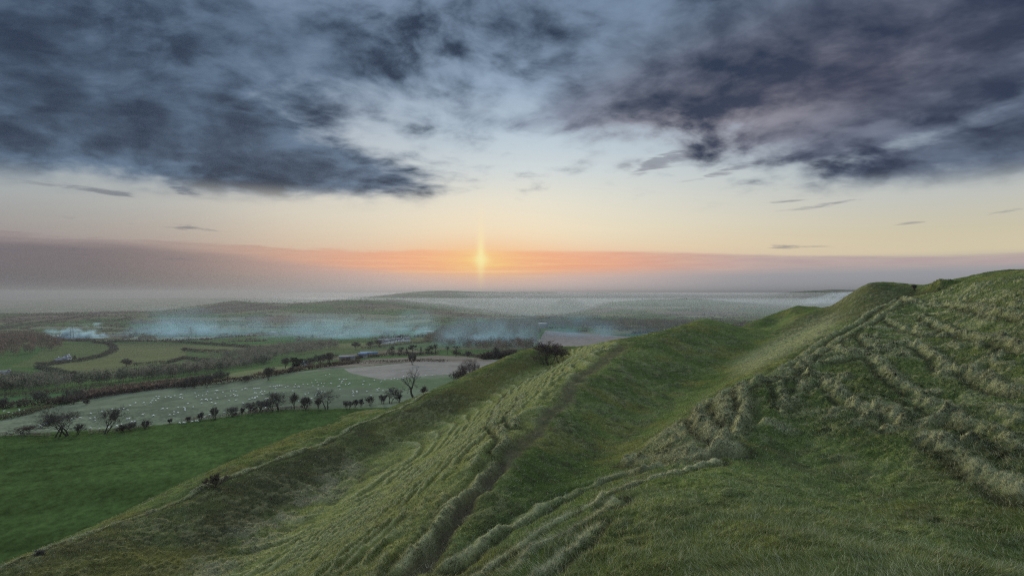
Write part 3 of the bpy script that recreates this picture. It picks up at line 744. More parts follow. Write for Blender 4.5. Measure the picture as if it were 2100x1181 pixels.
# far hedgerows too many to count: one object along the field boundaries
def far_hedges():
    e = np.zeros(cid.shape, bool); e[:, 1:] |= cid[:, 1:] != cid[:, :-1]; e[1:] |= cid[1:] != cid[:-1]
    e &= (VY > 1150) & (VY < 6500) & (GU < 0.62) & (GU > -0.97)
    lat = np.zeros(cid.shape, bool); lat[1:] = cid[1:] != cid[:-1]
    e &= RNG.random(e.shape) < np.where(lat, 0.6, 1.0)
    e &= fbm(VX / 90, VY / 90, 2, 361) > 0.40
    i, j = np.nonzero(e); n = len(i)
    x = VX[i, j] + RNG.normal(size=n) * 2; y = VY[i, j] + RNG.normal(size=n) * 2
    k = 3
    x = np.repeat(x, k) + RNG.normal(size=n * k) * 2.5; y = np.repeat(y, k) + RNG.normal(size=n * k) * 2.5
    h = 2.5 + 3.5 * RNG.random(n * k)
    z = vale_z(x, y) - 0.5
    V, C = sprays(np.stack([x, y, z], -1), h, (0.075, 0.072, 0.06), 0.45, 1.5)
    # scattered hedgerow trees
    m = n // 16; q = RNG.choice(n, m, replace=False)
    xx = np.repeat(VX[i[q], j[q]], 26) + RNG.normal(size=m * 26) * 3.5; yy = np.repeat(VY[i[q], j[q]], 26) + RNG.normal(size=m * 26) * 3.5
    zz = vale_z(xx, yy) + 2 + RNG.random(m * 26) * 6
    V2, C2 = sprays(np.stack([xx, yy, zz], -1), 2.4, (0.085, 0.076, 0.066), 0.22, 0.6)
    o = brush_obj('hedgerows', [V, V2], [C, C2])
    tag(o, 'far-off hazy patchwork of hedgerows on the rolling hills beyond the smoke', 'hedgerows', kind='stuff')
far_hedges()

def wood(name, label, cat, pix, n, h, cols, spread=0.42, sprays_n=110, size=0.11, poly=None):
    L = wpoly(pix); xs = [p[0] for p in L]; ys = [p[1] for p in L]
    px = RNG.uniform(min(xs), max(xs), n * 12); py = RNG.uniform(min(ys), max(ys), n * 12)
    k = pip(px, py, L); px = px[k][:n]; py = py[k][:n]; m = len(px)
    hh = h * (0.6 + 0.65 * RNG.random(m)); pz = vale_z(px, py)
    V = []; C = []
    cc = 0.66 * np.array(cols)[RNG.integers(0, len(cols), m)]
    r = np.repeat(np.arange(m), sprays_n); K = len(r)
    g = RNG.normal(size=(K, 3)); g /= np.linalg.norm(g, axis=1)[:, None]; g *= (RNG.random(K) ** 0.4)[:, None]
    pt = np.stack([px[r] + g[:, 0] * hh[r] * spread * .8, py[r] + g[:, 1] * hh[r] * spread * .8, pz[r] + hh[r] * (0.56 + 0.38 * g[:, 2])], -1)
    v, c = sprays(pt, hh[r] * size, 1.0, 0.16, 0.15); c = c * np.repeat(cc[r], 3, 0)
    V.append(v); C.append(c)
    # stems
    st = np.repeat(np.stack([px, py, pz - 0.3], -1), 2, 0); hs = np.repeat(hh * 0.7, 2)
    d = RNG.normal(size=(2 * m, 3)) * 0.06; d[:, 2] = 1
    s = RNG.normal(size=(2 * m, 3)); s[:, 2] = 0; s /= np.linalg.norm(s, axis=1)[:, None]
    vv = np.stack([st - s * 0.06, st + s * 0.06, st + d * hs[:, None]], 1).reshape(-1, 3)
    V.append(vv); C.append(np.repeat(np.repeat(cc * 0.75, 2, 0), 3, 0))
    o = brush_obj(name, V, C); tag(o, label, cat, kind='stuff'); return o

GREY = [(0.18, 0.18, 0.155), (0.155, 0.165, 0.135), (0.20, 0.19, 0.155), (0.135, 0.16, 0.12)]
BRN = [(0.15, 0.115, 0.10), (0.13, 0.108, 0.09), (0.09, 0.096, 0.075), (0.17, 0.125, 0.105)]
wood('woodland', 'dark brown bare wood on the slope at the left edge', 'wood', [(-60, 735), (-60, 705), (45, 690), (80, 692), (125, 706), (125, 716), (60, 728), (0, 737)], 420, 15, BRN)
wood('woodland', 'broad belt of bare grey-brown woodland winding along the valley bottom on the left', 'wood', [(-80, 812), (-80, 782), (40, 786), (110, 782), (170, 786), (260, 779), (330, 768), (400, 757), (450, 750), (540, 738), (560, 741), (540, 748), (450, 762), (380, 772), (250, 785), (120, 800), (0, 810)], 800, 9, GREY + [(0.04, 0.055, 0.04)])
wood('woodland', 'hazy grey wood in the valley between the olive fields and the evergreen', 'wood', [(430, 740), (460, 732), (540, 722), (600, 712), (680, 706), (700, 712), (640, 724), (560, 736), (500, 741)], 380, 11, GREY)
wood('woodland', 'large smoky brown wood behind the pine row', 'wood', [(870, 703), (905, 678), (960, 668), (1090, 662), (1108, 678), (1104, 700), (1085, 722), (1000, 722), (930, 714)], 1500, 14, GREY + BRN)
wood('woodland', 'blue-grey band of wood beyond the pinkish stubble', 'wood', [(1080, 664), (1200, 662), (1350, 661), (1420, 665), (1420, 684), (1330, 689), (1230, 681), (1115, 673)], 1100, 15, GREY)
wood('scrub', 'brown scrub and brambles on the bank above the sheep pasture', 'scrub', [(120, 830), (170, 812), (260, 797), (330, 789), (400, 781), (450, 777), (395, 793), (330, 798), (210, 815)], 1500, 2.6, BRN + [(0.09, 0.07, 0.055)], 0.6, 14, 0.5)
wood('woodland', 'dark copse on the far ridge to the left of the rounded hill', 'wood', [(190, 645), (200, 639), (285, 636), (290, 642)], 420, 10, BRN, sprays_n=18)
wood('woodland', 'dark clump of trees in the smoke beyond the olive fields', 'wood', [(283, 700), (290, 690), (318, 690), (322, 700)], 60, 11, GREY)
wood('woodland', 'trees crowning the small conical hill in the mist', 'wood', [(1130, 628), (1148, 620), (1190, 622), (1200, 629)], 420, 17, GREY, sprays_n=16)
print('woods', round(time.time() - T0, 1))

# ------------------------------------------------------------------ single trees
STYLES = {
    #            levels, kids, angle, len ratio, wobble, up, trunk share, stems
    'spread': dict(lev=6, kids=(3, 3, 3, 3, 3), ang=0.75, ratio=0.72, wob=0.20, up=0.10, trunk=0.26, stems=2, r=0.045),
    'oak':    dict(lev=5, kids=(4, 3, 3, 3, 2), ang=0.70, ratio=0.70, wob=0.30, up=0.22, trunk=0.36, stems=1, r=0.050),
    'fan':    dict(lev=6, kids=(4, 3, 3, 3, 3), ang=0.52, ratio=0.74, wob=0.14, up=0.20, trunk=0.22, stems=2, r=0.034),
    'thicket':dict(lev=5, kids=(3, 3, 3, 3), ang=0.45, ratio=0.72, wob=0.16, up=0.25, trunk=0.30, stems=6, r=0.020),
    'dense':  dict(lev=6, kids=(4, 3, 3, 3, 3), ang=0.80, ratio=0.74, wob=0.18, up=0.10, trunk=0.22, stems=2, r=0.045),
}
def skeleton(style, seed):
    st = STYLES[style]; rr = random.Random(seed); out = []
    def unit(v): return v / (np.linalg.norm(v) + 1e-9)
    def rv(): return np.array([rr.gauss(0, 1), rr.gauss(0, 1), rr.gauss(0, 1)])
    def grow(p, d, L, r, lev):
        pts = [p]; dd = d; n = 5 if lev <= 1 else 3
        for k in range(n):
            dd = unit(dd + rv() * st['wob'] + np.array([0, 0, st['up'] * 0.25])); pts.append(pts[-1] + dd * L / n)
        rad = np.linspace(r, r * (0.62 if lev < st['lev'] else 0.25), n + 1)
        out.append((lev, np.array(pts), rad))
        if lev >= st['lev']: return
        kids = st['kids'][min(lev, len(st['kids']) - 1)]
        for k in range(kids):
            tt = 1.0 if k == 0 else rr.uniform(0.45, 1.0)
            idx = min(n, max(1, int(round(tt * n)))); a = rr.uniform(0.55, 1.15) * st['ang'] * (0.5 if k == 0 else 1)
            ax = unit(np.cross(dd, rv())); nd = unit(dd * math.cos(a) + ax * math.sin(a) + np.array([0, 0, st['up'] * 0.4]))
            grow(pts[idx], nd, L * st['ratio'] * rr.uniform(0.75, 1.15), rad[idx] * (0.72 if k == 0 else 0.6), lev + 1)
    for s in range(st['stems']):
        a = rr.uniform(0, 6.28); off = np.array([math.cos(a), math.sin(a), 0]) * (0.05 * (s > 0) + 0.03 * (st['stems'] > 3))
        d = unit(np.array([math.cos(a) * 0.25 * (st['stems'] > 1), math.sin(a) * 0.25 * (st['stems'] > 1), 1.0]))
        grow(off, d, st['trunk'], st['r'] * rr.uniform(0.8, 1.1), 0)
    return out

def tree(name, label, cat, px, py, hpx, wpx, style, seed, group=None, lean=0.0, twig=M_TWIG, on_hill=False, minr=None, place=None):
    if place is not None: x, y, z = place
    elif on_hill:
        x, y = HILL.hit(px, py, 12, 225, 600); x = float(x[0]); y = float(y[0]); z = float(hill_base(np.array([x]), np.array([y]))[0])
    else:
        x, y, z = [float(v[0]) for v in ground(px, py)]
    H = 1.1 * hpx * y / F; W = 1.12 * wpx * y / F
    sk = skeleton(style, seed)
    allp = np.concatenate([p for _, p, _ in sk])
    top = np.percentile(allp[:, 2], 99.5); wx = np.percentile(np.abs(allp[:, 0]), 98.5) * 2; wy = np.percentile(np.abs(allp[:, 1]), 98.5) * 2
    S = np.array([W / wx, W / wy, H / top])
    mr = minr if minr else 0.00008 * y + 0.006
    root = empty(name, (x, y, z)); tag(root, label, cat, group)
    tr = MB(); cr = MB()
    lim = 1 if len(sk) < 400 else 2
    for lev, p, rad in sk:
        q = p * S; q[:, 0] += lean * np.clip(q[:, 2], 0, None) ** 1.3 / H ** 0.3
        R = np.maximum(rad * H * 0.8, mr if lev > 2 else mr * 1.6)
        if lev == 0: q[0, 2] -= 0.3
        (tr if lev <= lim else cr).tube(q, R, 6 if lev == 0 else (4 if lev < 3 else 3))
    rg = np.random.default_rng(seed); k = FILL.get(style, 0)
    if k:
        g = rg.normal(size=(k, 3)); g /= np.linalg.norm(g, axis=1)[:, None]; g *= (rg.random(k) ** 0.45)[:, None]
        low = 0.10 if style == 'thicket' else 0.36
        lump = 0.72 + 0.5 * fbm(np.arctan2(g[:, 1], g[:, 0]) * 1.6 + seed, g[:, 2] * 2.2, 3, seed)
        g *= lump[:, None]
        hz = (1 + low) / 2; p = np.stack([g[:, 0] * W * .5, g[:, 1] * W * .5, (hz + g[:, 2] * (1 - low) / 2) * H], -1)
        p[:, 0] += lean * np.clip(p[:, 2], 0, None) ** 1.3 / H ** 0.3
        o_ = p - np.array([0, 0, H * .35]); o_ /= np.linalg.norm(o_, axis=1)[:, None] + 1e-9
        d = o_ + rg.normal(size=(k, 3)) * .55 + np.array([0, 0, .25]); d /= np.linalg.norm(d, axis=1)[:, None]
        s = np.cross(d, rg.normal(size=(k, 3))); s /= np.linalg.norm(s, axis=1)[:, None] + 1e-9
        ln = H * rg.uniform(.06, .15, k)[:, None]; wd = (mr * 0.7 * rg.uniform(.6, 1.4, k))[:, None]
        V = np.stack([p - s * wd, p + s * wd, p + d * ln], 1).reshape(-1, 3); cr.add(V, np.arange(3 * k).reshape(-1, 3))
    obj('trunk', tr.mesh('trunk', M_BARK, True), root); obj('crown', cr.mesh('crown', twig), root)
    return root

FILL = {'spread': 900, 'fan': 2000, 'dense': 2400, 'thicket': 800}
HT = 'trees along the pasture hedge'
T = tree
T('bare_tree', 'tall wide bare tree with twin trunks, largest in the pasture hedge', 'tree', 114, 895, 54, 78, 'fan', 3, HT)
T('bare_tree', 'bare tree whose crown merges with the wide twin-trunked one', 'tree', 136, 893, 48, 58, 'spread', 5, HT)
T('bare_tree', 'lone round-headed bare tree with a single fanned trunk in the pasture hedge', 'tree', 214, 888, 47, 50, 'fan', 8, HT)
T('hawthorn_bush', 'low dark reddish thicket under the twin-trunked tree', 'bush', 50, 890, 14, 46, 'thicket', 12, HT, twig=M_TWIG2)
T('hawthorn_bush', 'dark double bush just right of the two big bare trees', 'bush', 158, 890, 20, 26, 'thicket', 14, HT)
T('hawthorn_bush', 'small reddish bush right of the round-headed bare tree', 'bush', 250, 884, 12, 18, 'thicket', 17, HT, twig=M_TWIG2)
T('hawthorn_bush', 'wide low thorn bush between round-headed tree and leaning bush', 'bush', 271, 882, 16, 34, 'thicket', 19, HT)
T('hawthorn_bush', 'small leaning thorn bush at the edge of the deep green field', 'bush', 298, 878, 17, 16, 'thicket', 23, HT)
T('hawthorn_bush', 'tiny sapling in the open stretch of the pasture hedge', 'bush', 349, 867, 9, 8, 'thicket', 27, HT)
T('hawthorn_bush', 'little dark thorn with sheep lying beside it', 'bush', 387, 864, 10, 9, 'thicket', 29, HT)
T('hawthorn_bush', 'upright little thorn between lying sheep and block-shaped bush', 'bush', 411, 862, 16, 10, 'thicket', 31, HT)
T('hawthorn_bush', 'dark block-shaped bush with a small tip', 'bush', 441, 860, 24, 18, 'thicket', 37, HT)
T('hawthorn', 'dark flat-topped hawthorn pair with forked stems', 'tree', 474, 853, 16, 28, 'dense', 41, HT)
T('hawthorn_bush', 'thin grey sapling between the flat-topped pair and the lacy thorn', 'bush', 495, 850, 12, 11, 'thicket', 43, HT)
T('hawthorn', 'small lacy hawthorn with sheep showing behind its stem', 'tree', 510, 848, 20, 26, 'dense', 47, HT)
T('hawthorn', 'small lacy thorn left of the arched tree', 'tree', 532, 845, 20, 24, 'dense', 51, HT)
T('hawthorn', 'thin arched tree bending left beside the largest hawthorn', 'tree', 559, 843, 22, 26, 'spread', 53, HT, lean=-0.3)
T('hawthorn', 'largest spreading hawthorn with a domed crown and many stems', 'tree', 572, 842, 34, 48, 'dense', 58, HT)
T('hawthorn', 'narrow upright hawthorn beside the largest domed one', 'tree', 604, 839, 29, 20, 'fan', 61, HT)
T('hawthorn', 'compact black heart-shaped thorn on two short trunks', 'tree', 626, 840, 23, 19, 'dense', 64, HT, minr=0.035)
T('hawthorn_bush', 'slim leafless shrub beside the windswept hawthorn', 'bush', 652, 838, 18, 12, 'thicket', 67, HT)
T('hawthorn', 'windswept hawthorn with a tall top and a long low branch to the right', 'tree', 671, 839, 35, 54, 'spread', 71, HT, lean=0.15)
T('hawthorn_bush', 'pale grey thicket at the corner of the deep green field', 'bush', 714, 840, 16, 20, 'thicket', 73, HT)
T('hawthorn_bush', 'small dark shrub in the hedge gap below the grazing sheep', 'bush', 728, 836, 14, 12, 'thicket', 77, HT)
T('hawthorn_bush', 'round dark shrub near the foot of the hill slope', 'bush', 739, 835, 15, 12, 'thicket', 79, HT)
T('hawthorn_bush', 'cluster of upright stems before the umbrella-shaped thorn', 'bush', 760, 833, 17, 20, 'thicket', 83, HT)
T('hawthorn_bush', 'thorny shrub at the left foot of the umbrella-shaped thorn', 'bush', 785, 829, 17, 14, 'thicket', 85, HT)
T('hawthorn', 'umbrella-shaped thorn leaning right, left of the gnarled oak', 'tree', 803, 828, 28, 32, 'spread', 88, HT, lean=0.25)
T('hawthorn_bush', 'grey twiggy bush between the umbrella thorn and gnarled oak', 'bush', 818, 826, 16, 14, 'thicket', 91, HT)
T('oak', 'tall gnarled bare oak with stubby upright limbs, highest tree by the hill edge', 'tree', 848, 822, 62, 44, 'oak', 96, HT, minr=0.045)
T('hawthorn_bush', 'small brown bush right of the gnarled oak', 'bush', 871, 812, 18, 14, 'thicket', 99, HT, twig=M_TWIG2)
T('hawthorn', 'purplish bushy tree rising behind the hill edge before the stubble', 'tree', 961, 785, 44, 40, 'dense', 103, HT, twig=M_TWIG2)
T('hawthorn_bush', 'lower grey bush joined to the purplish tree at the hill edge', 'bush', 938, 790, 30, 30, 'thicket', 105, HT, twig=M_TWIG2)
HB = 'bushes on the hill'
T('thorn_bush', 'dense dark purple thorn bush on the outer rampart shoulder', 'bush', 1126, 748, 44, 58, 'thicket', 111, HB, on_hill=True, twig=M_TWIG2, minr=0.032)
T('thorn_bush', 'low skirt of brush beside the dark purple thorn bush', 'bush', 1150, 742, 26, 50, 'thicket', 113, HB, on_hill=True, twig=M_TWIG2)
T('thorn_bush', 'lone brown bush on the outer rampart rim above the deep green field', 'bush', 440, 1002, 28, 36, 'thicket', 117, HB, on_hill=True, twig=M_TWIG2)
T('thorn_bush', 'tiny tuft-like bush low on the rampart rim at lower left', 'bush', 78, 1146, 15, 22, 'thicket', 119, HB, on_hill=True)
T('thorn_bush', 'small bush alone on the skyline saddle of the hill', 'bush', 1876, 594, 9, 8, 'thicket', 121, HB, on_hill=True)
print('near trees', round(time.time() - T0, 1))

def leafy(name, label, cat, px, py, hpx, wpx, seed, col=DARKC, group=None, shape='round', n=900, trunk=0.2):
    """evergreen: trunk, limbs and a crown of many leaf clumps with gaps"""
    x, y, z = [float(v[0]) for v in ground(px, py)]
    H = hpx * y / F; W = wpx * y / F; rg = np.random.default_rng(seed)
    root = empty(name, (x, y, z)); tag(root, label, cat, group)
    tr = MB(); tr.tube([(0, 0, -0.3), (0.1, 0, H * .3), (0.15, 0.1, H * .6), (0.1, 0, H * .85)], [H * .035, H * .028, H * .018, H * .006], 6)
    nc = 16; cen = []
    for k in range(nc):
        a = rg.random() * 6.28; h = trunk + (1 - trunk) * rg.random()
        if shape == 'round': rad = W * .5 * math.sqrt(max(0.05, 1 - ((h - .55) / .5) ** 2)) * rg.uniform(.3, .85)
        elif shape == 'cone': rad = W * .5 * (1 - h) * 1.2 * rg.uniform(.3, .9)
        else: h = .62 + .36 * rg.random(); rad = W * .5 * rg.uniform(.2, .9)
        c = np.array([math.cos(a) * rad, math.sin(a) * rad, h * H * 0.93]); cen.append(c)
        tr.tube([(0.1, 0, c[2] * 0.75), c], [H * .012, H * .004], 4)
    cen = np.array(cen); r = rg.integers(0, nc, n); g = rg.normal(size=(n, 3)) * np.array([W * .11, W * .11, H * .06])
    pts = cen[r] + g; pts[:, 2] = np.clip(pts[:, 2], H * .05, H)
    d = rg.normal(size=(n, 3, 3)) * (W * 0.045)
    V = pts[:, None] + d
    c = np.asarray(col) * (0.6 + 0.8 * rg.random(n))[:, None] * (0.7 + 0.6 * rg.random(nc))[r][:, None]
    obj('trunk', tr.mesh('trunk', M_BARK, True), root)
    obj('crown', new_mesh('crown', V.reshape(-1, 3), np.arange(n * 3).reshape(-1, 3), M_EVER, np.repeat(c, 3, 0)), root)
    return root
leafy('evergreen_tree', 'broad near-black evergreen standing alone in the valley, rounded crown', 'tree', 608, 753, 25, 26, 201, (0.016, 0.026, 0.016), n=1400, trunk=.12)
PR = 'row of pines above the brown stubble'
for i, (px, py, h, w, sh, lab) in enumerate([
        (803, 729, 20, 18, 'round', 'wide bushy tree at the left end of the pine row'), (822, 729, 18, 15, 'round', 'round dark tree second from the left in the pine row'),
        (834, 728, 18, 9, 'round', 'slim dark tree squeezed between rounder ones in the pine row'), (846, 728, 21, 18, 'top', 'tallest flat-headed pine in the middle of the row'),
        (863, 728, 19, 9, 'cone', 'narrow pointed pine in the row above the stubble'), (878, 727, 17, 14, 'round', 'rounded pine before the last leaning ones in the row'),
        (886, 727, 20, 14, 'top', 'pine with a flat tuft head near the right end of the row'), (893, 726, 22, 9, 'top', 'thin tall pine at the right end of the row'),
        (918, 727, 19, 8, 'top', 'lone thin pine standing apart right of the row'), (935, 731, 24, 18, 'round', 'dark bushy pine at the top of the sloping hedge')]):
    leafy('pine_tree', lab, 'tree', px, py, h, w, 210 + i, (0.030, 0.036, 0.026), PR, sh, 420)
leafy('conifer', 'dark pointed conifer beside the white cottages', 'tree', 153, 739, 11, 9, 231, (0.018, 0.026, 0.018), None, 'cone', 400)
leafy('conifer', 'dark evergreen clump behind the white cottages', 'tree', 140, 736, 9, 16, 232, (0.020, 0.028, 0.020), None, 'round', 400)
leafy('yew', 'dark evergreen mass beside the house at the left edge', 'tree', 32, 781, 12, 40, 233, (0.016, 0.024, 0.018), None, 'round', 600)
MT = 'bare trees in the middle fields'
for i, (px, py, h, w, st, lab) in enumerate([
        (845, 748, 22, 16, 'fan', 'bare tree in the hedge between stubble and brown field'), (552, 780, 24, 18, 'fan', 'bare tree in the bramble hedge above the flock'),
        (676, 752, 26, 30, 'fan', 'dark bare tree right of the black evergreen'), (655, 752, 22, 26, 'fan', 'brownish bare tree just right of the black evergreen'),
        (635, 753, 18, 22, 'thicket', 'grey leafless thicket touching the black evergreen'), (585, 756, 20, 16, 'fan', 'thin bare tree left of the black evergreen'),
        (259, 752, 15, 18, 'dense', 'round bare tree at the end of the thin hedge in the olive field'), (152, 774, 13, 16, 'fan', 'rounded bare tree where the dropping hedge meets the belt'),
        (151, 829, 28, 34, 'dense', 'big dim bare tree with a soft round crown by the upper hedge'), (80, 831, 26, 30, 'fan', 'open bare tree left of the big soft-crowned one'),
        (8, 838, 20, 18, 'fan', 'bare tree by the hedge at the left edge'), (420, 795, 26, 30, 'fan', 'large bare tree at the brown bank over the flock'),
        (400, 796, 22, 26, 'fan', 'bare tree left of the large one on the brown bank'), (456, 787, 24, 32, 'fan', 'bare tree with a wide faint crown before the olive strip'),
        (377, 797, 16, 20, 'thicket', 'low bare thicket at the end of the brown scrub'), (178, 830, 9, 12, 'thicket', 'dark shrub right of the soft-crowned tree'),
        (505, 783, 11, 22, 'thicket', 'dark rounded bush in the bramble hedge'), (600, 764, 10, 16, 'thicket', 'bush in the bramble hedge below the black evergreen'),
        (1018, 737, 22, 18, 'fan', 'faint bare tree over the thick hedge at the hill shoulder'), (962, 733, 12, 14, 'thicket', 'dark shrub on the green strip beyond the stubble'),
        (510, 727, 12, 16, 'fan', 'small bare tree on the olive strip before the hazy wood'), (379, 721, 8, 10, 'dense', 'dark bush at the corner of the olive strips'),
        (820, 700, 11, 14, 'fan', 'bare tree by the pale village houses'), (760, 715, 14, 18, 'fan', 'bare tree beside the blue-roofed barns'),
        (780, 712, 14, 22, 'fan', 'second bare tree beyond the blue-roofed barns'), (730, 717, 14, 18, 'fan', 'bare tree behind the grey barn')]):
    T('bare_tree', lab, 'tree', px, py, h, w, st, 300 + i, MT)
print('trees', round(time.time() - T0, 1))

# ------------------------------------------------------------------ sheep
def sheep_mesh(head_down, seed):
    rr = random.Random(seed); mb = MB()
    body = [(-0.56, 0, .50), (-.48, 0, .56), (-.25, 0, .60), (.05, 0, .60), (.32, 0, .60), (.48, 0, .62)]
    mb.tube(body, [.12, .24, .31, .32, .29, .18], 10)
    if head_down: mb.tube([(.42, 0, .62), (.60, 0, .48), (.70, 0, .28), (.78, 0, .14)], [.16, .12, .11, .06], 8)
    else: mb.tube([(.42, 0, .66), (.56, 0, .84), (.70, 0, .90), (.86, 0, .82)], [.16, .12, .11, .06], 8)
    for sx in (-.38, .34):
        for sy in (-.14, .14):
            mb.tube([(sx, sy, .45), (sx + .03, sy, .22), (sx, sy, -.03)], [.09, .05, .045], 6)
    hx, hz = (.62, .44) if head_down else (.66, .95)
    for sy in (-1, 1): mb.tube([(hx, sy * .08, hz), (hx - .02, sy * .2, hz - .02)], [.04, .015], 4)
    mb.tube([(-.56, 0, .56), (-.64, 0, .40)], [.06, .04], 5)
    return mb.mesh('sheep', M_WOOL, True)
SHEEP = [sheep_mesh(True, 1), sheep_mesh(False, 2), sheep_mesh(True, 3)]
def crop(ox, oy, k, pts, lo=-1e9): return [(ox + a / k, oy + b / k) for a, b in pts if ox + a / k > lo]
A_ = crop(0, 780, 6.364, [(55,403),(113,423),(40,468),(165,432),(190,425),(213,415),(250,385),(262,395),(322,390),(392,386)])
B_ = crop(0, 780, 6.364, [(940,503),(985,493),(1050,485),(605,563),(570,580),(540,612),(520,590),(670,560),(1185,433),(1178,497),(1235,490),(1243,524),(1068,621),(1183,614),(1333,410),(1298,623),(1412,608),(1465,380),(1558,380),(1612,365),(1667,387),(1700,327),(1770,293),(1878,290),(1895,322),(1968,290),(1985,265),(2003,237),(2040,205),(2075,205),(2035,260),(2065,235),(1660,502),(1690,493),(1718,535),(1765,533),(1583,568),(1525,587),(1865,443),(2003,458)])
C_ = crop(200, 780, 6.5625, [(915,225),(955,210),(985,225),(1040,205),(1115,190),(1135,183),(1112,228),(1143,238),(1310,167),(1330,222),(1357,200),(1413,205),(1465,185),(1480,152),(1582,180),(1595,140),(1615,140),(1688,160),(1790,143),(1830,143),(1865,145),(1400,260),(1455,258),(1465,250),(1480,268),(1528,255),(1612,237),(1720,215),(1790,207),(1835,190),(1855,207),(1885,205),(1945,128),(1985,115),(2010,113),(1218,312),(1400,308),(1535,298),(1587,315),(1770,270),(1865,267),(1962,308),(2045,255),(2080,237),(877,385),(937,377),(1083,363),(1167,365),(1178,380),(1177,403),(1288,360),(1028,425),(1083,435),(973,465),(1030,460),(755,470),(612,457)])
E_ = crop(200, 780, 6.5625, [(1105,565),(1160,563),(1180,558),(1275,547),(1318,540),(1345,540),(1437,505),(1440,492),(1512,463),(1710,432)])
G_ = crop(400, 760, 6.3636, [(690,553),(730,510),(722,520),(755,510),(770,540),(790,530),(885,515),(905,512),(920,495),(825,437),(855,435)])
D_ = crop(400, 760, 6.3636, [(770,235),(795,232),(815,230),(838,228),(780,290),(800,292),(855,287),(880,308),(870,268),(910,270),(745,357),(785,348),(780,362),(812,340),(710,375),(925,370),(952,362),(632,425),(980,210),(1025,208),(1048,205),(1072,200),(1105,200),(1130,197),(1055,230),(1180,217),(1213,204),(1297,215),(1345,212),(1362,210),(1310,183),(1410,182),(1470,180),(1275,265),(1160,287),(1045,285),(1525,158),(1575,122),(1595,150),(1610,188),(1540,200),(1650,165),(1685,167),(1675,208),(1773,165),(1705,58),(1757,45),(1885,112),(1940,115),(1975,110),(1920,138),(1912,160),(1965,182),(2005,175),(2018,160),(1870,205),(1890,200),(1892,245)])
K_ = crop(400, 760, 6.3636, [(1605,243),(1605,265),(1595,290),(1635,305),(1655,275),(1690,282),(1640,285),(1440,308),(1478,295),(1575,333),(1615,328),(1520,370),(1350,400)])
H_ = crop(700, 680, 6.3636, [(293,643),(280,685),(373,688),(430,628),(505,610),(525,640),(515,650),(568,623),(650,622),(693,607),(737,615),(803,605),(813,580),(1103,570),(1188,567),(150,778),(203,785),(205,800),(157,806),(155,843),(333,782),(385,843),(465,755),(490,738),(475,776),(543,773),(610,762)])
SG_ = 'sheep grazing in the vale'
for pts, lab in ((A_, 'white sheep of the little flock in the small bright green paddock'),
                 (B_, 'white sheep on the grey-green pasture around the two round-crowned bare trees'),
                 (C_, 'white sheep spread over the grey-green pasture below the brown scrub bank'),
                 (E_, 'white sheep lined up close along the thin stretch of pasture hedge'),
                 (G_, 'white sheep gathered behind the small lacy hawthorns'),
                 (D_, 'white sheep on the greener upper pasture below the bramble hedge'),
                 (K_, 'white sheep bunched just above the windswept hawthorn'),
                 (H_, 'white sheep on the green pasture between the pale stubble and the gnarled oak')):
    a = np.array(pts); x, y, z = ground(a[:, 0], a[:, 1] + 1.2)
    for i in range(len(a)):
        o = obj('sheep', SHEEP[random.randrange(3)], None, (x[i], y[i], z[i]))
        o.rotation_euler = (0, 0, random.choice([0, math.pi]) + random.gauss(0, 0.7)); s = random.uniform(0.56, 0.74); o.scale = (s, s * 1.1, s)
        tag(o, lab, 'sheep', SG_)

# ------------------------------------------------------------------ buildings, pylon, gate
def house(name, label, cat, px, py, L, W, H, rz, wallm=M_WHITE, roofm=M_ROOF, roof=None, chimneys=1, windows=2, door=True, group=None):
    x, y, z = [float(v[0]) for v in ground(px, py)]
    root = empty(name, (x, y, z), rz); tag(root, label, cat, group)
    rh = roof if roof is not None else W * .42
    v = np.array([[-L/2, -W/2, -1], [L/2, -W/2, -1], [L/2, W/2, -1], [-L/2, W/2, -1], [-L/2, -W/2, H], [L/2, -W/2, H], [L/2, W/2, H], [-L/2, W/2, H], [-L/2, 0, H + rh], [L/2, 0, H + rh]])
    w = MB(); w.add(v, [[0, 1, 5, 4], [2, 3, 7, 6]]); w.add(v, [[1, 2, 6, 5], [3, 0, 4, 7]]); w.add(v, [[5, 6, 9], [7, 4, 8]])
    obj('wall', w.mesh('wall', wallm), root)
    r = MB(); o_ = .35; t = .18
    for s in (-1, 1):
        e = H - o_ * rh / (W / 2)
        q = np.array([[-L/2 - o_, s * (W/2 + o_), e + .03], [L/2 + o_, s * (W/2 + o_), e + .03], [L/2 + o_, 0, H + rh + .03], [-L/2 - o_, 0, H + rh + .03]])
        q2 = q + np.array([0, 0, t])
        r.add(np.concatenate([q, q2]), [[0, 1, 2, 3], [4, 5, 6, 7], [0, 1, 5, 4], [1, 2, 6, 5], [2, 3, 7, 6], [3, 0, 4, 7]])
    ro = obj('roof', r.mesh('roof', roofm), root)
    for k in range(chimneys):
        c = MB(); cx = (L/2 - .6) * (1 if k == 0 else -1); c.box((cx, 0, H + rh + .4), (.8, .7, 1.6)); c.tube([(cx, 0, H + rh + 1.2), (cx, 0, H + rh + 1.6)], [.15, .13], 8)
        obj('chimney', c.mesh('chimney', wallm), ro)
    for k in range(windows):
        wx = (k + .5) / windows * L - L/2
        for h in ((1.3, H - 1.1) if H > 4 else (1.4,)):
            f = MB(); f.box((wx, -W/2 - .03, h), (1.1, .1, 1.1)); fo = obj('window', f.mesh('window', M_WOOD), root)
            g = MB(); g.box((wx, -W/2 - .07, h), (.9, .06, .9)); obj('pane', g.mesh('pane', M_GLASS), fo)
    if door:
        d = MB(); d.box((L * .08, -W/2 - .04, 1.0), (.95, .1, 2.0)); obj('door', d.mesh('door', M_WOOD), root)
    return root
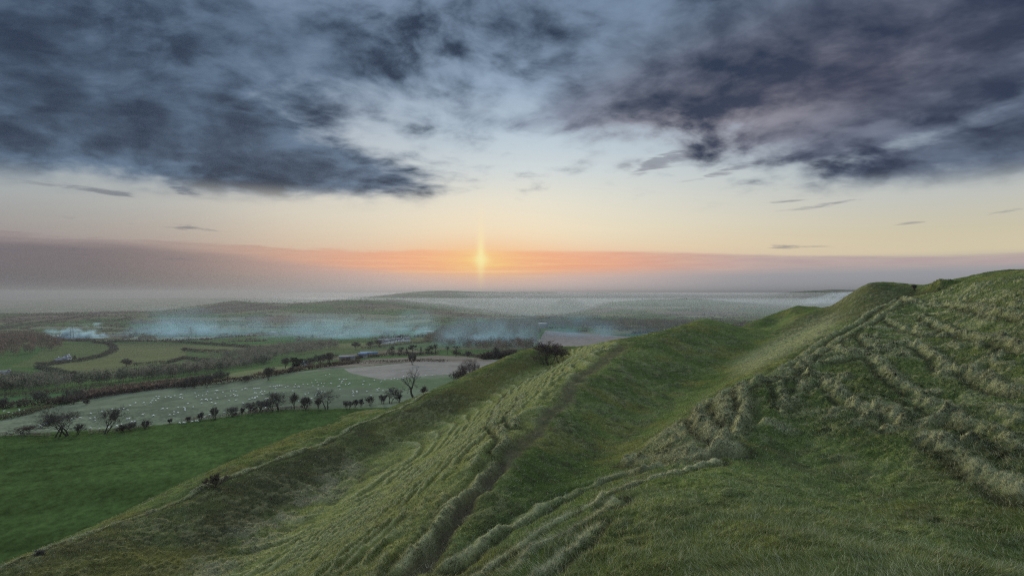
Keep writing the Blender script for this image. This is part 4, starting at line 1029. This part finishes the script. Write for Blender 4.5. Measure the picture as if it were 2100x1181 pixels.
house('cottage', 'tall white cottage, gable end on, right of the joined white cottages by the lane', 'house', 137, 741, 7, 6.5, 5.5, 1.35)
house('cottage', 'long white cottage joined in the middle of the lane group', 'house', 129.5, 742, 11, 5.5, 3.8, 0.25, chimneys=2, windows=3)
house('outbuilding', 'low white outbuilding at the left of the lane cottages', 'house', 120, 743, 9, 4.5, 2.4, 0.1, chimneys=0, windows=2)
house('farmhouse', 'grey stone farmhouse cut by the left edge above the dark evergreens', 'house', 3, 781, 11, 7, 5.0, 0.4, wallm=M_STONE)
house('farmhouse', 'low stone house just below the grey farmhouse at the left edge', 'house', -4, 789, 9, 6, 4.0, 0.1, wallm=M_STONE, chimneys=1)
FB = 'pale farm sheds in the valley'
SH = dict(chimneys=0, windows=0, door=False, roof=1.6)
def shed(label, px, py, L, W, H, rz, rm=M_PALEROOF, wm=M_STONE): return house('farm_shed', label, 'shed', px, py, L * .62, W * .7, H * .8, rz, wm, rm, group=FB, **SH)
shed('long white shed behind the left smoke plume', 197, 690.5, 26, 11, 4, 0.1)
shed('shorter white shed beside the left smoke plume', 212, 690, 16, 10, 4, -0.1)
shed('white-roofed shed, upper of the pair in the drifting smoke', 356, 683, 30, 12, 4.5, 0.05)
shed('white-roofed shed, lower of the pair in the drifting smoke', 352, 687, 34, 12, 4.5, 0.05)
shed('pale barn far off in the middle of the smoke', 561, 684, 22, 12, 5, 0.2)
shed('long pale glasshouse-like shed near the smoky wood', 880, 682, 40, 14, 4, 0.15)
shed('white roof seen over the woods above the pinkish stubble', 1113, 673, 34, 14, 13, 0.0)
shed('long blue-roofed barn behind the pine row', 757, 731, 30, 12, 5, 0.12, M_BLUEROOF, M_STONE)
shed('shorter blue-roofed barn turned at an angle beside the grey barn', 743, 734.5, 15, 9, 5, 0.5, M_BLUEROOF, M_STONE)
shed('low grey barn half hidden left of the blue roofs', 712, 738.5, 24, 11, 4, 0.25, M_ROOF, M_STONE)
shed('small pale shed beside the black evergreen', 624, 749, 9, 6, 3, 0.1, M_ROOF, M_PALEROOF)
VG = 'village houses'
for i, (px, py, L, rz, lab) in enumerate([(782, 704.5, 10, .3, 'pale house at the left of the distant village'), (790, 705.5, 13, 1.2, 'gabled pale house in the distant village'), (798, 704, 12, .1, 'long pale house in the middle of the distant village'),
        (805, 703, 9, 1.0, 'small pale house right of centre in the village'), (818, 701, 10, .2, 'white house apart on the village lane'), (833, 700, 14, .9, 'bright white house at the right end of the village')]):
    house('house', lab, 'house', px, py, L, 7, 4.5, rz, windows=2, group=VG)

def pylon(label, px, py, hpx):
    x, y, z = [float(v[0]) for v in ground(px, py)]; H = hpx * y / F
    root = empty('pylon', (x, y, z), 0.5); tag(root, label, 'pylon', 'power line pylons')
    m = MB(); lv_ = [0, .14, .27, .39, .50, .60, .69, .77, .84, .90, .95, 1.0]; half = lambda t: H * (.085 * (1 - t) ** 1.3 + .010)
    w = .22
    for a, b in zip(lv_[:-1], lv_[1:]):
        A = half(a); B = half(b)
        for sx, sy in ((1, 1), (1, -1), (-1, -1), (-1, 1)):
            m.bar((sx * A, sy * A, a * H), (sx * B, sy * B, b * H), w)
            m.bar((sx * A, sy * A, a * H), (sy * B if sx * sy > 0 else sx * B, -sx * B if sx * sy > 0 else -sy * B, b * H), w * .6)
            m.bar((sx * B, sy * B, b * H), (sy * B if sx * sy > 0 else sx * B, -sx * B if sx * sy > 0 else -sy * B, b * H), w * .5)
    obj('mast', m.mesh('mast', M_STEEL), root)
    for t, s in ((.62, .13), (.75, .17), (.88, .11)):
        a = MB()
        for sx in (-1, 1):
            for sy in (-1, 1):
                a.bar((sx * half(t), sy * half(t), t * H), (sx * s * H, 0, t * H + .2), w * .7); a.bar((sx * half(t), sy * half(t), (t + .05) * H), (sx * s * H, 0, t * H + .2), w * .6)
            a.tube([(sx * s * H, 0, t * H), (sx * s * H, 0, t * H - .05 * H)], [.12, .12], 5)
        obj('cross_arm', a.mesh('cross_arm', M_STEEL), root)
pylon('tall lattice pylon in front of the bright smoke plume', 147.5, 700, 42)
pylon('fainter pylon within the drifting smoke', 391, 697, 27)

def gate():
    a = ground(np.array([571.0, 598.0]), np.array([841.5, 839.5])); p0 = np.array([a[0][0], a[1][0], a[2][0]]); p1 = np.array([a[0][1], a[1][1], a[2][1]])
    root = empty('field_gate', p0 + (p1 - p0) * .5); tag(root, 'pale weathered field gate below the largest hawthorn', 'gate')
    d = (p1 - p0) / 2
    m = MB()
    for h in (.25, .5, .75, 1.0, 1.25): m.bar(-d + np.array([0, 0, h]), d + np.array([0, 0, h]), .055)
    m.bar(-d + np.array([0, 0, .25]), d + np.array([0, 0, 1.25]), .05)
    obj('rails', m.mesh('rails', M_WOOD), root)
    for s in (-1, 1):
        q = MB(); q.tube([d * s + np.array([0, 0, -.3]), d * s + np.array([0, 0, 1.5])], [.12, .11], 6); obj('gate_post', q.mesh('gate_post', M_WOOD), root)
gate()
print('things', round(time.time() - T0, 1))

# ------------------------------------------------------------------ smoke and haze
def smoke(label, px0, px1, py0, py1, y, depth, dens_, scale, seed, col=(0.42, 0.72, 0.90), slant=0.0, cat='smoke', thr=0.37, name='smoke', g=0.1, level=False):
    cx, cy = (px0 + px1) / 2, (py0 + py1) / 2; c = P(cx, cy, y); sx = (px1 - px0) / F * y / 2; sz = (py1 - py0) / F * y / 2
    mb = MB(); mb.box((0, 0, 0), (2, 2, 2)); o = obj(name, mb.mesh(name, None), None, c); o.scale = (sx, depth / 2, sz); o.rotation_euler = (0, slant, 0)
    m = bpy.data.materials.new('smoke_air'); m.use_nodes = True; t = NT(m.node_tree); m.node_tree.nodes.remove(m.node_tree.nodes['Principled BSDF'])
    out = [n for n in m.node_tree.nodes if n.type == 'OUTPUT_MATERIAL'][0]
    tc = t.n('ShaderNodeTexCoord'); p = tc.outputs['Object']; s = t.sep(p)
    geo = t.n('ShaderNodeNewGeometry')
    q = t.vm('ADD', t.vm('MULTIPLY', geo.outputs['Position'], (scale * .8, scale * .5, scale * 1.3)), (seed, seed * .7, 0))
    n1 = t.noise(q, 1.0, 6, 0.62, 0.9); n2 = t.noise(t.vm('SCALE', q, 0.33), 1.0, 2, 0.5)
    ax = t.m('SUBTRACT', 1.0, t.m('POWER', s[0], 4.0)); ay = t.m('SUBTRACT', 1.0, t.m('POWER', s[1], 2.0))
    h = t.m('MULTIPLY', t.m('ADD', s[2], 1.0), 0.5)                     # 0 at the ground, 1 at the top
    reach = t.m('ADD', 0.34, t.m('MULTIPLY', t.sstep(0.34, 0.64, n2), 0.95))   # how high it has risen here
    up = t.m('POWER', t.m('SUBTRACT', 1.0, t.m('DIVIDE', h, reach), clamp=True), 1.4)
    d = t.m('MULTIPLY', t.m('MULTIPLY', t.sstep(thr, thr + .34, n1), up), t.m('MULTIPLY', ax, ay, clamp=True))
    if level:
        d = t.m('MULTIPLY', t.m('MULTIPLY', t.m('ADD', 0.55, t.m('MULTIPLY', t.sstep(.3, .7, n1), .6)), t.m('SUBTRACT', 1.0, t.m('POWER', h, 1.6), clamp=True)), t.m('MULTIPLY', ax, ay, clamp=True))
    pv = t.n('ShaderNodeVolumePrincipled'); pv.inputs['Color'].default_value = (*col, 1); pv.inputs['Anisotropy'].default_value = g
    t.put(pv.inputs['Density'], t.m('MULTIPLY', d, dens_)); t.l.new(pv.outputs[0], out.inputs['Volume'])
    o.data.materials.append(m); tag(o, label, cat, kind='stuff'); return o
if SMOKE:
    smoke('bright blue-white bonfire smoke plume beside the tall pylon', 88, 215, 662, 699, 1330, 70, 0.8, 1 / 24, 3, (0.55, 0.85, 0.95), thr=.42)
    smoke('thin blue smoke drifting across the far left fields', 215, 520, 628, 702, 1480, 480, 0.017, 1 / 70, 11, (0.42, 0.72, 0.86))
    smoke('blue smoke lying along the valley beyond the olive fields', 320, 720, 640, 716, 1400, 460, 0.016, 1 / 80, 23, (0.42, 0.74, 0.86))
    smoke('turquoise smoke layer over the fields before the village', 640, 900, 636, 706, 1250, 380, 0.024, 1 / 60, 31, (0.45, 0.78, 0.86))
    smoke('blue smoke hanging over the brown wood', 890, 1110, 644, 705, 880, 160, 0.020, 1 / 45, 43, (0.40, 0.68, 0.82), thr=.36)
    smoke('blue smoke seeping from the wood behind the hill', 1090, 1420, 646, 700, 1100, 180, 0.016, 1 / 60, 53, (0.30, 0.62, 0.88))
    smoke('white smoke rising in the far mist beside the hill knoll', 1640, 1790, 598, 622, 3600, 300, 0.09, 1 / 80, 61, (0.8, 0.92, 0.97), thr=.42)

def mist(label, foot, z0, z1, dens_, col, g):
    p = [((px - CX) / F * y, y) for px, y in foot]; n = len(p)
    V = [(x, y, z0) for x, y in p] + [(x, y, z1) for x, y in p]
    bmv = bpy.data.meshes.new('mist'); bmv.from_pydata(V, [], [tuple(range(n - 1, -1, -1)), tuple(range(n, 2 * n))] + [(k, (k + 1) % n, n + (k + 1) % n, n + k) for k in range(n)])
    o = obj('mist', bmv); tag(o, label, 'mist', kind='stuff')
    m = bpy.data.materials.new('mist_air'); m.use_nodes = True; t = NT(m.node_tree); m.node_tree.nodes.remove(m.node_tree.nodes['Principled BSDF'])
    out = [n_ for n_ in m.node_tree.nodes if n_.type == 'OUTPUT_MATERIAL'][0]
    pv = t.n('ShaderNodeVolumePrincipled'); pv.inputs['Color'].default_value = (*col, 1); pv.inputs['Density'].default_value = dens_; pv.inputs['Anisotropy'].default_value = g
    t.l.new(pv.outputs[0], out.inputs['Volume']); o.data.materials.append(m); m.cycles.volume_sampling = 'DISTANCE'
if SMOKE:
    mist('pale mist fading the farthest ridges into the horizon', [(520, 7000), (2300, 4400), (2300, 11300)], -175, 14, 0.0007, (0.62, 0.64, 0.66), 0.25)
    mist('thin pale mist veiling the low hills beyond the smoky wood', [(480, 4000), (2300, 1500), (2300, 4300)], -180, -24, 0.00032, (0.70, 0.78, 0.81), 0.25)
if HAZE:
    mb = MB(); top = 60.0; bot = -190.0
    mb.box((0, 5600, (top + bot) / 2), (34000, 11900, top - bot))
    o = obj('haze', mb.mesh('haze', None)); tag(o, 'pale blue evening haze filling the air over the vale', 'haze', kind='stuff')
    m = bpy.data.materials.new('haze_air'); m.use_nodes = True; t = NT(m.node_tree); m.node_tree.nodes.remove(m.node_tree.nodes['Principled BSDF'])
    out = [n for n in m.node_tree.nodes if n.type == 'OUTPUT_MATERIAL'][0]
    pv = t.n('ShaderNodeVolumePrincipled'); pv.inputs['Color'].default_value = (*HAZE_COL, 1); pv.inputs['Density'].default_value = HAZE; pv.inputs['Anisotropy'].default_value = HAZE_G
    t.l.new(pv.outputs[0], out.inputs['Volume']); o.data.materials.append(m); m.cycles.volume_sampling = 'DISTANCE'

# ------------------------------------------------------------------ sky
def azel(px, py):
    x = (px - CX) / F; z = (HY - py) / F
    return math.degrees(math.atan(x)), math.degrees(math.atan2(z, math.hypot(x, 1)))
SUN_AZ, SUN_EL = azel(985, 532)
def sky():
    w = bpy.data.worlds.new('World'); SC.world = w; w.use_nodes = True; t = NT(w.node_tree)
    for n in list(w.node_tree.nodes): w.node_tree.nodes.remove(n)
    tc = t.n('ShaderNodeTexCoord'); d = t.vm('NORMALIZE', tc.outputs['Generated']); x, y, z = t.sep(d)
    hyp = t.m('SQRT', t.m('ADD', t.m('MULTIPLY', x, x), t.m('MULTIPLY', y, y)))
    az = t.m('MULTIPLY', t.m('ARCTAN2', x, y), 57.2958); el = t.m('MULTIPLY', t.m('ARCTAN2', z, hyp), 57.2958)
    # ---- clear sky by height, at three bearings
    def stops(px, lst):
        out = []
        for py, c in lst: out.append((max(0, azel(px, py)[1]) / 60.0, srgb(*c)))
        return sorted(out)
    up = [(0.60, srgb(120, 142, 168)), (1.0, srgb(150, 170, 192))]
    left = t.ramp(t.m('DIVIDE', el, 60.0), stops(100, [(602, (76, 79, 88)), (560, (96, 94, 102)), (505, (136, 128, 134)), (455, (146, 146, 148)), (400, (152, 160, 164)), (330, (146, 162, 172)), (200, (126, 148, 172)), (0, (112, 136, 164))]) + up)
    cen = t.ramp(t.m('DIVIDE', el, 60.0), stops(1000, [(602, (182, 178, 178)), (572, (196, 176, 170)), (510, (236, 214, 182)), (470, (234, 222, 194)), (410, (222, 221, 208)), (350, (204, 213, 215)), (280, (182, 199, 211)), (170, (148, 170, 193)), (0, (118, 140, 168))]) + up)
    right = t.ramp(t.m('DIVIDE', el, 60.0), stops(1950, [(602, (146, 152, 156)), (560, (166, 164, 168)), (512, (216, 203, 172)), (470, (206, 198, 172)), (400, (192, 194, 188)), (330, (172, 184, 190)), (200, (140, 158, 178)), (0, (112, 132, 160))]) + up)
    base = t.mix(t.sstep(-32, 4, az), left, cen); base = t.mix(t.sstep(2, 42, az), base, right)
    # a real daylight sky adds its own slow changes behind the evening colours
    ns = t.n('ShaderNodeTexSky', sky_type='NISHITA', sun_disc=False, sun_elevation=math.radians(LAMP_EL), sun_rotation=math.radians(LAMP_AZ), altitude=200.0, dust_density=3.0)
    base = t.mix(1.0, base, t.vm('SCALE', ns.outputs[0], 0.003), 'ADD')
    # cloud-layer coordinates: a flat deck seen in perspective
    zz = t.m('MAXIMUM', t.m('ADD', z, 0.26), 0.05)
    deck = t.xyz(t.m('DIVIDE', x, zz), t.m('DIVIDE', y, zz), 0.0)
    flat = t.xyz(t.m('MULTIPLY', az, 0.10), t.m('MULTIPLY', el, 0.85), 0.0)
    flatw = t.noise(flat, 0.55, 6, 0.62, 0.5)
    def blob(px, py, rx, ry, ang=0.0, amp=1.0):
        a0, e0 = azel(px, py); k = 57.2958 / F
        k2 = k * (math.cos(math.radians(a0)) ** 1.5)
        da = t.m('SUBTRACT', az, a0); de = t.m('SUBTRACT', el, e0); ca, sa = math.cos(math.radians(ang)), math.sin(math.radians(ang))
        u = t.m('DIVIDE', t.m('ADD', t.m('MULTIPLY', da, ca), t.m('MULTIPLY', de, sa)), rx * k2)
        v = t.m('DIVIDE', t.m('SUBTRACT', t.m('MULTIPLY', de, ca), t.m('MULTIPLY', da, sa)), ry * k2)
        g = t.m('EXPONENT', t.m('MULTIPLY', t.m('ADD', t.m('MULTIPLY', u, u), t.m('MULTIPLY', v, v)), -1.0))
        return t.m('MULTIPLY', g, amp)
    def total(lst):
        acc = None
        for b in lst:
            g = blob(*b); acc = g if acc is None else t.m('ADD', acc, g)
        return acc
    # ---- low bank of lit cloud along the horizon
    e_top = t.m('ADD', t.m('ADD', 4.45, t.m('MULTIPLY', t.sstep(-8, -42, az), 0.5)), t.m('MULTIPLY', t.sstep(6, 40, az), -1.25))
    fine0 = t.noise(t.xyz(t.m('MULTIPLY', az, 0.22), t.m('MULTIPLY', el, 3.0), 7.0), 1.0, 5, 0.6, 0.3)
    edge = t.m('ADD', e_top, t.m('MULTIPLY', t.m('SUBTRACT', t.m('ADD', t.m('MULTIPLY', flatw, .8), t.m('MULTIPLY', fine0, .2)), 0.5), t.m('ADD', 0.45, t.m('MULTIPLY', t.sstep(0, -30, az), 4.6))))
    bank = t.m('MULTIPLY', t.sstep(0.0, 1.0, t.m('DIVIDE', t.m('SUBTRACT', edge, el), 0.35)), t.sstep(1.5, 2.7, t.m('ADD', el, t.m('MULTIPLY', t.m('SUBTRACT', flatw, .5), 1.0))))
    pink = t.mix(t.sstep(-38, -6, az), srgb(134, 118, 124), srgb(238, 168, 136)); pink = t.mix(t.sstep(2, 26, az), pink, srgb(184, 164, 166))
    fine = t.noise(t.xyz(t.m('MULTIPLY', az, 0.16), t.m('MULTIPLY', el, 2.2), 3.0), 1.0, 5, 0.6, 0.3)
    pink = t.vm('SCALE', pink, t.m('ADD', 0.86, t.m('MULTIPLY', fine, 0.28)))
    bank = t.m('MULTIPLY', bank, t.m('ADD', 0.72, t.m('MULTIPLY', t.sstep(.35, .65, fine0), .28)))
    base = t.mix(t.m('MULTIPLY', bank, t.m('ADD', 0.90, t.m('MULTIPLY', t.sstep(-6, -34, az), -0.52))), base, pink)
    grey = t.mix(t.sstep(-38, -4, az), srgb(94, 92, 100), srgb(206, 190, 186)); grey = t.mix(t.sstep(2, 26, az), grey, srgb(158, 160, 166))
    low = t.sstep(2.7, 1.6, t.m('ADD', t.m('SUBTRACT', el, t.m('MULTIPLY', t.sstep(-8, -36, az), 1.9)), t.m('MULTIPLY', t.m('SUBTRACT', fine, .5), .7)))
    base = t.mix(t.m('MULTIPLY', low, t.m('ADD', 0.85, t.m('MULTIPLY', t.sstep(-4, -30, az), -0.25))), base, grey)
    # ---- glow and pillar of the veiled sun
    glow = blob(985, 530, 150, 52, 0, 1.0); core = blob(988, 535, 62, 20, 0, 1.0); pil = t.m('MULTIPLY', blob(986, 524, 7, 40, 0, 1.0), 1.0)
    lines = t.sstep(0.46, 0.66, fine)
    strk = t.sstep(0.50, 0.64, t.noise(t.xyz(t.m('MULTIPLY', az, 0.13), t.m('MULTIPLY', el, 4.2), 11.0), 1.0, 4, 0.6, 0.2))
    base = t.mix(t.m('MULTIPLY', blob(1010, 540, 330, 30, 0, 1.0), 0.65), base, srgb(250, 172, 130))
    base = t.mix(t.m('MULTIPLY', glow, 0.55), base, srgb(255, 192, 122))
    base = t.mix(t.m('MULTIPLY', core, t.m('ADD', 0.5, t.m('MULTIPLY', lines, .5))), base, srgb(255, 218, 130))
    base = t.mix(t.m('MULTIPLY', t.m('MULTIPLY', blob(1010, 540, 260, 26), strk), 0.45), base, srgb(255, 212, 150))
    base = t.mix(t.m('MULTIPLY', blob(1010, 557, 110, 2.5, 0.5), 0.8), base, srgb(255, 206, 150))
    base = t.mix(t.m('MULTIPLY', blob(987, 533, 15, 13), 0.85), base, srgb(255, 240, 165))
    base = t.mix(t.m('MULTIPLY', blob(986, 500, 8, 62), 0.30), base, srgb(255, 232, 180))
    base = t.mix(t.m('MULTIPLY', pil, 0.62), base, srgb(255, 244, 170))
    base = t.mix(t.m('MULTIPLY', blob(985, 450, 200, 60), 0.35), base, srgb(252, 232, 200))
    # ---- dark streaks low in the sky
    n_st = t.noise(t.xyz(t.m('MULTIPLY', az, 0.35), t.m('MULTIPLY', el, 2.6), 1.0), 1.0, 5, 0.6, 0.8)
    st = total([(140, 383, 120, 9, -2), (235, 398, 40, 6, -3), (370, 388, 60, 14, -18), (1420, 318, 120, 15, 14), (1350, 330, 50, 14, 20), (1500, 348, 100, 10, 12), (1690, 421, 90, 6, 4), (1630, 412, 60, 5, 0), (1865, 458, 40, 4, 3), (1625, 506, 80, 6, -2, .9), (2075, 432, 50, 7, 6),
                (400, 468, 90, 8, -3, .7), (150, 448, 90, 6, -2, .6), (60, 515, 180, 10, -3, .6), (330, 528, 200, 8, -4, .5)])
    sa = t.sstep(0.40, 1.0, t.m('ADD', t.m('MULTIPLY', st, 0.85), t.m('MULTIPLY', t.m('SUBTRACT', n_st, .5), 1.9)))
    base = t.mix(t.m('MULTIPLY', sa, 0.62), base, t.mix(t.sstep(-40, 10, az), srgb(96, 102, 116), srgb(122, 124, 136)))
    # ---- the great dark deck
    warp = t.n('ShaderNodeTexNoise'); t.put(warp.inputs['Vector'], deck); warp.inputs['Scale'].default_value = 1.3; warp.inputs['Detail'].default_value = 4
    dk = t.vm('ADD', deck, t.vm('SCALE', t.vm('SUBTRACT', warp.outputs['Color'], (.5, .5, .5)), 0.30))
    rot = t.n('ShaderNodeMapping'); t.put(rot.inputs['Vector'], dk); rot.inputs['Rotation'].default_value = (0, 0, math.radians(-32)); rot.inputs['Scale'].default_value = (1.0, 1.1, 1.0)
    nb = t.noise(rot.outputs[0], 2.3, 8, 0.54, 0.0); nf = t.noise(rot.outputs[0], 7.0, 7, 0.55, 0.0)
    cover = total([(60, 200, 440, 150, -8, 1.25), (430, 285, 340, 90, -10, .95), (690, 350, 210, 40, -4, .75), (350, 60, 500, 140, 0, .9), (760, 120, 200, 110, 0, .22), (960, 60, 300, 120, 0, .32), (1150, 110, 260, 90, 5, .28),
                   (1130, 235, 230, 40, 8, .48), (1330, 180, 230, 70, 14, .62), (1560, 70, 280, 100, 12, .9), (1900, 90, 460, 150, 10, 1.5), (2000, 0, 450, 90, 0, .8), (1850, 215, 330, 46, 8, .75), (2000, 300, 330, 46, 9, .85), (1760, 292, 140, 18, 8, .5), (2010, 350, 200, 26, 6, .5),
                   (-400, 200, 400, 220, 0, 1.0), (2500, 200, 400, 220, 0, 1.0), (1000, -200, 1700, 170, 0, .55), (1180, 50, 420, 130, 0, .30),
                   (780, 300, 110, 60, 0, -.15), (850, 70, 150, 80, 0, -.45), (1020, 120, 200, 110, 10, -.22), (1300, 330, 300, 60, 10, -.12), (1240, 20, 120, 60, 0, -.05)])
    f = t.m('ADD', t.m('ADD', cover, t.m('MULTIPLY', t.m('SUBTRACT', nb, .5), 1.5)), t.m('MULTIPLY', t.m('SUBTRACT', nf, .5), 1.2))
    alpha = t.sstep(0.10, 0.80, f); thick = t.sstep(0.05, 0.78, t.m('ADD', t.m('ADD', t.m('MULTIPLY', t.m('MINIMUM', cover, 1.4), 0.58), t.m('MULTIPLY', t.m('SUBTRACT', nb, .5), 1.7)), t.m('MULTIPLY', t.m('SUBTRACT', nf, .5), 1.3)))
    thin_c = t.mix(t.sstep(-30, 5, az), srgb(100, 121, 145), srgb(116, 136, 159)); thin_c = t.mix(t.sstep(8, 36, az), thin_c, srgb(98, 112, 134))
    # warm light caught under the edges nearest the sun
    thin_c = t.mix(t.m('MULTIPLY', blob(1450, 240, 420, 120, 10), 0.55), thin_c, srgb(176, 160, 164))
    dark_c = t.mix(t.sstep(-10, 30, az), srgb(44, 57, 77), srgb(44, 54, 76))
    dark_c = t.mix(t.m('MULTIPLY', blob(1720, 190, 300, 70, 8), 0.30), dark_c, srgb(86, 84, 102))
    inner = t.sstep(0.33, 0.64, t.m('ADD', t.m('MULTIPLY', nb, .62), t.m('MULTIPLY', nf, .38)))
    cc = t.mix(t.m('MULTIPLY', thick, t.m('ADD', 0.30, t.m('MULTIPLY', inner, 0.78)), clamp=True), thin_c, dark_c)
    low_fade = t.sstep(7.5, 10.5, el)
    base = t.mix(t.m('MULTIPLY', t.m('MULTIPLY', alpha, 0.97), low_fade), base, cc)
    # ---- sky overhead boosted out of the picture as added fill light; dim ground light below the horizon
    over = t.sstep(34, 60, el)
    base = t.mix(over, base, srgb(168, 186, 206)); base = t.vm('SCALE', base, t.m('ADD', 1.0, t.m('MULTIPLY', over, OVERHEAD_FILL)))
    base = t.mix(t.sstep(-0.5, -3.0, el), base, (0.045, 0.050, 0.045))
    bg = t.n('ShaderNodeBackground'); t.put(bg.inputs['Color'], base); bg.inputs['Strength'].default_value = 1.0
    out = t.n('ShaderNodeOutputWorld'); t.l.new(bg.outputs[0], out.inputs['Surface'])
    w.cycles.sampling_method = 'MANUAL'; w.cycles.sample_map_resolution = 512
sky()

# ------------------------------------------------------------------ sun, camera, render settings
sl = bpy.data.lights.new('Sun', 'SUN'); sl.energy = SUN; sl.angle = math.radians(SUN_ANGLE); sl.color = (1.0, 0.94, 0.82)
so = bpy.data.objects.new('Sun', sl); COL.objects.link(so)
from mathutils import Vector
az, el = math.radians(LAMP_AZ), math.radians(LAMP_EL)
sd = Vector((math.sin(az) * math.cos(el), math.cos(az) * math.cos(el), math.sin(el)))
so.rotation_euler = sd.to_track_quat('Z', 'Y').to_euler(); so.location = (0, 0, 60)

cam = bpy.data.cameras.new('Camera'); cam.sensor_width = 36; cam.lens = 36 * F / 2100; cam.shift_y = (HY - 590.5) / 2100
cam.clip_start = 0.5; cam.clip_end = 40000
co = bpy.data.objects.new('Camera', cam); COL.objects.link(co); co.rotation_euler = (math.pi / 2, 0, 0); SC.camera = co

SC.render.engine = 'CYCLES'; SC.cycles.pixel_filter_type = 'BLACKMAN_HARRIS'; SC.cycles.filter_width = 1.2
SC.view_settings.view_transform = 'Standard'; SC.view_settings.look = 'None'; SC.view_settings.exposure = EXPOSURE; SC.view_settings.gamma = 1
c = SC.cycles
c.use_denoising = DENOISE
try: c.denoiser = 'OPENIMAGEDENOISE'; c.denoising_prefilter = 'ACCURATE'; c.denoising_input_passes = 'RGB_ALBEDO_NORMAL'
except Exception: pass
c.max_bounces = 4; c.diffuse_bounces = 2; c.glossy_bounces = 1; c.transmission_bounces = 0; c.volume_bounces = 0; c.transparent_max_bounces = 4
c.volume_step_rate = 0.4; c.volume_max_steps = 256; c.use_adaptive_sampling = False
print('done', round(time.time() - T0, 1))
